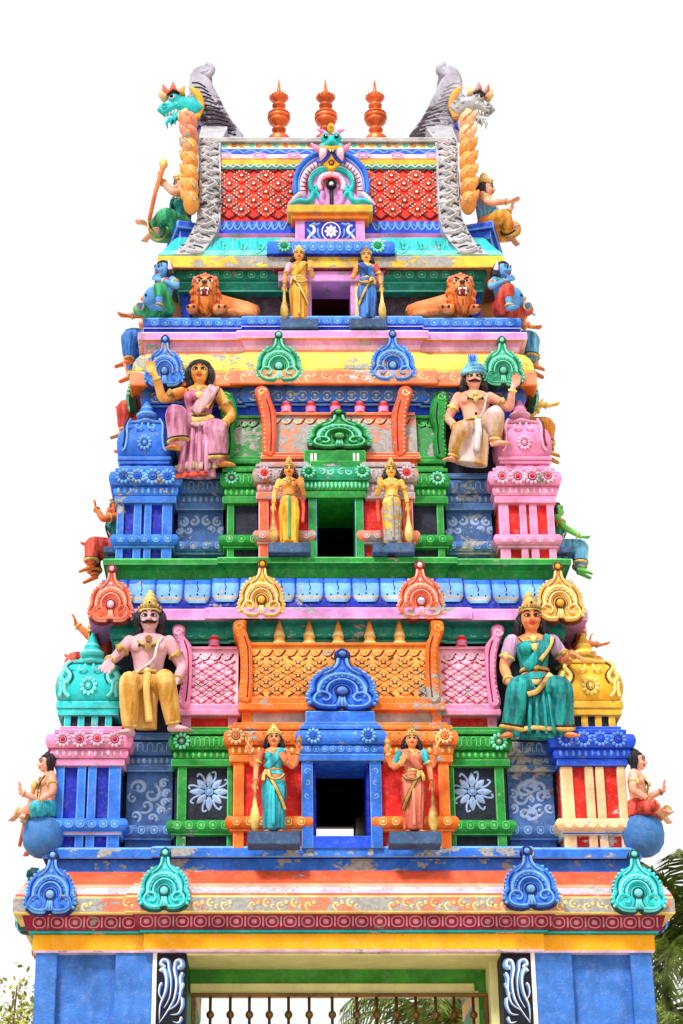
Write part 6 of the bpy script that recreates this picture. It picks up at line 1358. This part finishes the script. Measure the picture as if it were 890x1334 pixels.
st('turquoise_scroll', [(16, 10), (18, 17), (24, 18), (26, 11), (32, 7), (42, 9), (53, 4)], 3.4, .06, turq, .02, True, True); st('dark_line', [(15, 6), (14, 16), (20, 21)], .7, .02, ink, .03); st('foot_scroll', [(34, 16), (42, 17), (50, 9), (56, 4)], 3, .05, lilac_lt, .02, True, True)
st('lilac_lobe', [(4, 3), (9, 3), (13, 10), (11, 19)], 4, .05, lilac, .02); st('ring_band', [(14, 22), (16, 31), (11, 40), (0, 44)], 3.8, .05, lilac_lt, .02); st('pink_line', [(10, 23), (11, 31), (7, 36), (0, 38)], .9, .025, red, .04)
m = MB(); c0 = O_+V_*29; m.lathe([(6.8*U_.x, -.01), (7.2*U_.x, .05), (5.4*U_.x, .07), (4.6*U_.x, .02)], (0, 0, 0), ink, 18); m.v = [(c0.x+a, c0.y-c-.02, c0.z+b) for a, b, c in m.v]; m.ell(c0+N_*.03, (4.4*U_.x, .05, 4.2*V_.z), white, 10, 6); m.build('boss', ar)
st('stem', [(0, 22), (0, 12), (0, 1)], 2.6, .04, plum_dk, .02, False)
for i in range(11):
    for s in (1, -1):
        a = math.pi*(.02+.40*i/10); m = MB(); p0 = (s*33.5*math.cos(a), 17+38*math.sin(a)); p1 = (s*41*math.cos(a), 17+47*math.sin(a)); m.stroke([p0, p1], fr, .45, .01, maroon, 4, .068); m.build('tick', ar)
# mask on top of the arch
f = Fig('monster_mask', 'x', 'x', P(431.5, 203, YN-.05), U_.x*.85, 0); 
B = f.mb('body'); B.ell((0, 0, 22), (13, 12, 15), turq, 14, 9); B.ell((0, -10, 14), (10, 10, 9), turq); B.tube([(0, -14, 26), (0, -19, 14), (0, -21, 8)], [4, 5, 4], turq, 9)
for s in (1, -1): B.ell((s*10, -8, 27), (7, 6, 7), turq); B.ell((s*14, -6, 12), (6, 7, 6), turq)
for s in (1, -1):
    m = MB(); m.ell((s*8.5, -13.5, 26), (3.4, 3, 3.0), BLACK, 10, 7); m.ell((s*8.2, -16.2, 26.6), (1.2, .8, 1.2), EYEW, 7, 5); m.tube([(s*4, -15, 30), (s*9, -15.5, 32), (s*14, -12, 29)], [1.4, 2.2, .8], turq_lt, 7); f.one('eye', m)
    m = MB(); m.tube([(s*8, -8, 35), (s*14, -6, 42), (s*22, -4, 46)], [4.5, 3.5, .8], pink, 8); f.one('horn', m)
    m = MB(); m.tube([(s*16, 0, 8), (s*24, 2, 16), (s*31, 3, 26)], [7, 5, .8], pink, 8); f.one('ear', m)
    m = MB(); m.ell((s*13, -9, 3), (8, 8, 9), SK_RO, 12, 8); f.one('cheek', m)
    m = MB(); m.tube([(s*12, -14, 2), (s*14, -13, -8), (s*17, -10, -16)], [6.5, 5.5, 1], lilac_lt, 9); f.one('tusk', m)
    m = MB(); m.tube(smooth2([(s*3, -8, -2), (s*7, -7, -9), (s*14, -6, -14), (s*23, -5, -15)], 4), [(2.4, 2.0)]*13, royal, 8, up=(0, -1, 0)); f.one('beard_curl', m)
m = MB(); m.ell((0, -8, 46), (6, 5, 9), amber, 10, 7); m.ell((0, -12.5, 45), (3, 2, 3), orange, 8, 5); f.one('crest', m)
m = MB(); m.tube([(-11, -16, 4), (0, -20, 0), (11, -16, 4)], [3, 3.4, 3], amber, 8); f.one('jaw_rim', m)
for s in (1, -1): m = MB(); m.tube([(s*2, -20, -1), (s*2, -20, -6)], [1.6, .8], EYEW, 6); f.one('tooth', m)
m = MB(); m.outline([(0, 0), (3, -6), (6, -12), (12, -18), (12, -21), (7, -24), (4, -27), (0, -29), (-4, -27), (-7, -24), (-12, -21), (-12, -18), (-6, -12), (-3, -6)], (V3((0, -4, 0)), V3((1, 0, 0)), V3((0, 0, 1)), V3((0, -1, 0))), -6, 3, amber, 1.2); f.one('tongue_pendant', m)
m = MB(); m.lathe([(4.2, 0), (4.6, 1.4), (3.4, 2), (3, .6)], (0, 0, 0), ink, 16); m.v = [(a, -7-c, -18+b) for a, b, c in m.v]; m.ell((0, -7.5, -18), (3, 1.6, 3), orange, 9, 6); f.one('pendant_gem', m)
f.done({'body': ('face', .012)})
mask = f.root; del mask['label'], mask['category']; mask.parent = ar
face = [o for o in mask.children if o.name.startswith('face')][0]
# the mask is a part of the arch: hang its pieces on the face mesh
for o in list(mask.children):
    o.location = mask.location if o is face else (0, 0, 0); o.parent = ar if o is face else face
face.name = 'monster_mask'; bpy.data.objects.remove(mask)
for o in [c for c in ar.children if c.name.startswith('monster')]: o.parent = tower; o.matrix_parent_inverse = Matrix.Identity(4)

# dragon heads at the gable ends
def dragon(sd, cm, sn, pr):
    c = P(238, 142, 1.62); c.x *= sd; M_ = mpp(142, 1.62)
    f = Fig('dragon_head', 'x', 'x', c, M_, 0); v = lambda a, d, b: (a*sd, d, b*1.12); B = f.mb('body')
    B.tube([v(22, 0, -8), v(10, -2, 0), v(-4, -3, 2)], [13, 15, 13], cm, 12); B.tube([v(-2, -4, 4), v(-14, -5, -2), v(-24, -5, -8), v(-29, -5, -4), v(-27, -5, 1)], [12, 9, 6.5, 4.5, 2.5], cm, 10)
    B.tube([v(0, -3, -8), v(-10, -4, -14), v(-14, -4, -24)], [8, 5.5, 2], cm, 9); B.ell(v(-10, -10, 8), (9, 7, 8), cm)
    m = MB(); m.ell(v(-13, -15, 7), (3.6, 3, 3.2), EYEW, 10, 6); m.ell(v(-14, -17.6, 7), (2.6, 1.4, 2.6), BLACK, 8, 5); o0 = f.one('eye', m)
    m = MB(); m.tube([v(-4, -15, 12), v(-12, -17, 15), v(-20, -14, 10)], [2, 2.6, 1], BLACK if sd > 0 else plum_dk, 7); f.one('brow', m)
    for a, b, t, mat in ((-16, 14, (-26, 30), coral), (-9, 16, (-13, 34), coral), (-2, 15, (2, 28), ochre), (-22, 10, (-30, 24), peach)):
        m = MB(); m.tube([v(a, -6, b), v((a+t[0])/2-2, -6, (b+t[1])/2), v(*(t[0], -6, t[1]))], [6, 4.5, 1], mat if sd > 0 or mat is coral else peach, 8); f.one('crest_flame', m)
    m = MB(); m.tube(smooth2([v(18, -8, -18), v(24, -8, 0), v(18, -8, 18), v(8, -8, 26)], 4), [(5, 3)]*9+[(4, 3), (3, 2), (2, 1), (.8, .8)], amber if sd > 0 else ochre, 8, up=(0, -1, 0)); f.one('mane_frond', m)
    for k in range(4): m = MB(); m.tube([v(6+4*k, -9, -10-6*k), v(-2+3*k, -11, -16-7*k), v(-4+3*k, -10, -24-8*k)], [6, 5, 1], (peach, salmon, lilac_lt, royal)[k], 8); f.one('throat_scale', m)
    for k in range(4): m = MB(); m.tube([v(-8-4*k, -10+k, -8-.6*k), v(-9-4*k, -10+k, -13-.6*k)], [1.6, .4], EYEW, 6); f.one('fang', m)
    for k in range(5): m = MB(); p_ = [(v(6-6*k, -14+.6*k, 1+1.0*k-k*k*.4)[0]+a_[0]*sd, -15+.8*k, v(6-6*k, 0, 1+1.0*k-k*k*.4)[2]+a_[1]) for a_ in spiral(0, 0, 4.2, 1, k, 1.1, 10)]; m.tube(p_, [1.1]*11, turq_lt if sd > 0 else white, 6); f.one('cheek_curl', m)
    for k in range(3): m = MB(); m.tube([v(-6-5*k, -8, -14-2*k), v(-10-5*k, -9, -20-3*k), v(-8-5*k, -8, -27-3*k)], [2.6, 2, .4], cm, 7); f.one('beard_lock', m)
    m = MB(); m.lathe([(3.8, 0), (4.2, 2), (2.6, 2.4), (2, .5)], (0, 0, 0), cm, 12); m.v = [(v(-23, 0, -3)[0]+a, -11-c_, v(-23, 0, -3)[2]+b) for a, b, c_ in m.v]; f.one('nostril', m)
    f.done({'body': ('head', .012)}); r = f.root
    hd = [o for o in r.children if o.name.startswith('head')][0]
    for o in list(r.children): o.location = r.location if o is hd else (0, 0, 0); o.parent = tower if o is hd else hd
    hd.name = 'dragon_head'; bpy.data.objects.remove(r)
dragon(1, turq, 0, 0); dragon(-1, grey_scroll, 0, 0)
# ================================================================== trees round the tower
PALM = paint('palm_leaf', (66, 96, 30), var=.4, streak=0, rough=.3, lift=(128, 150, 58), chalk=0); TRUNK = paint('palm_trunk', (122, 104, 84), var=.2); LEAF = paint('tree_leaf', (156, 170, 60), var=.3, streak=0, lift=(206, 206, 96)); BARK = paint('bark', (96, 82, 68), var=.2)
def palm(x, y, zc, L, nf, label, seed, drop=1.0):
    rr = random.Random(seed); r = tag(empty('palm_tree', (x, y, 0)), label, 'palm tree', 'coconut palms behind the tower')
    m = MB(); m.tube([(.3, 0, 0), (.12, 0, zc*.4), (0, 0, zc*.8), (0, 0, zc)], [.2, .15, .13, .12], TRUNK, 10); m.build('trunk', r)
    for i in range(nf):
        a = 2*math.pi*i/nf*1.0+rr.uniform(-.2, .2); el = rr.uniform(-.1, 1.15) if i % 3 else rr.uniform(.6, 1.35); l = L*rr.uniform(.85, 1.1); m = MB(); pts = []
        d = V3((math.cos(a), math.sin(a), 0)); p = V3((0, 0, zc)); n = 16; e = el
        for k in range(n+1):
            pts.append(p.copy()); p = p+(d*math.cos(e)+V3((0, 0, 1))*math.sin(e))*(l/n); e -= drop*(.045+.012*k)
        m.tube(pts, [.035*(1-.8*k/n)+.006 for k in range(n+1)], PALM, 5)
        side = d.cross(V3((0, 0, 1)))
        for k in range(44):
            t = (k+4)/48*n; j = min(int(t), n-1); q = pts[j]+(pts[j+1]-pts[j])*(t-j); tg = (pts[j+1]-pts[j]).normalized()
            ll = l*.27*math.sin(math.pi*min(1, .18+.8*k/44))**.7*rr.uniform(.85, 1.1)
            for s in (1, -1):
                dd = (side*s*.8+tg*.55+V3((0, 0, -.28-.5*rr.random()))).normalized(); w = tg*.018*(1.2)
                a1, a2 = q+dd*ll*.5+V3((0, 0, .02)), q+dd*ll+V3((0, 0, -.10*ll))
                m.add([q-w, q+w, a1+w, a1-w, a2], [(0, 1, 2, 3), (3, 2, 4)], PALM)
        m.build('frond', r)
p = P(912, 1222, 7.0); palm(p.x, 7.0, p.z, 2.0, 22, 'tall coconut palm rising beside the blue wall', 4)
p = P(590, 1372, 24.0); palm(p.x, 24.0, p.z, 3.6, 20, 'coconut palm seen through the bars of the gateway', 9)
p = P(905, 1392, 12.0); palm(p.x, 12.0, p.z, 2.6, 18, 'lower coconut palm at the foot of the blue wall', 12)
# sparse tree left of the tower
def tree(px, py, Y, label):
    rr = random.Random(21); c = P(px, py, Y); r = tag(empty('leafy_tree', (c.x, Y, 0)), label, 'tree')
    m = MB(); H = c.z; m.tube([(-.2, 0, 0), (-.1, 0, H*.5), (0, 0, H*.75)], [.14, .10, .07], BARK, 8); tips = []
    for i in range(16):
        a = rr.uniform(0, 6.28); b0 = V3((-.05, 0, H*rr.uniform(.5, .75))); q = V3((1.05*math.cos(a)*rr.random(), 1.0*math.sin(a)*rr.random(), H-.75+rr.uniform(-.2, .95))); mid = (b0+q)/2+V3((0, 0, .15)); m.tube([b0, mid, q], [.035, .02, .008], BARK, 6); tips.append((mid, q))
    m.build('trunk', r)
    m = MB()
    for mid, q in tips:
        for k in range(110):
            o = mid+(q-mid)*rr.uniform(.3, 1.15)+V3((rr.gauss(0, .13), rr.gauss(0, .13), rr.gauss(0, .12))); d = V3((rr.gauss(0, 1), rr.gauss(0, 1), rr.gauss(-.3, .7))).normalized(); s_ = d.orthogonal().normalized(); l = rr.uniform(.06, .11)
            m.add([o, o+d*l*.5+s_*l*.28, o+d*l, o+d*l*.5-s_*l*.28], [(0, 1, 2, 3)], LEAF)
    tag(m.build('crown', r), kind='stuff')
tree(14, 1292, 6.0, 'sparse pale green tree beside the foot of the tower')
# ------------------------------------------------------------------ turn the sculpted groups into single skins
for o, v in REMESH:
    r = o.modifiers.new('skin', 'REMESH'); r.mode = 'VOXEL'; r.voxel_size = v; r.use_smooth_shade = True
    s_ = o.modifiers.new('soft', 'SMOOTH'); s_.factor = .5; s_.iterations = 2
bpy.context.view_layer.update()
dg = bpy.context.evaluated_depsgraph_get()
new = [(o, bpy.data.meshes.new_from_object(o.evaluated_get(dg))) for o, v in REMESH]
for o, me in new:
    mat = o.data.materials[0]; o.modifiers.clear(); me.materials.clear(); me.materials.append(mat); o.data = me
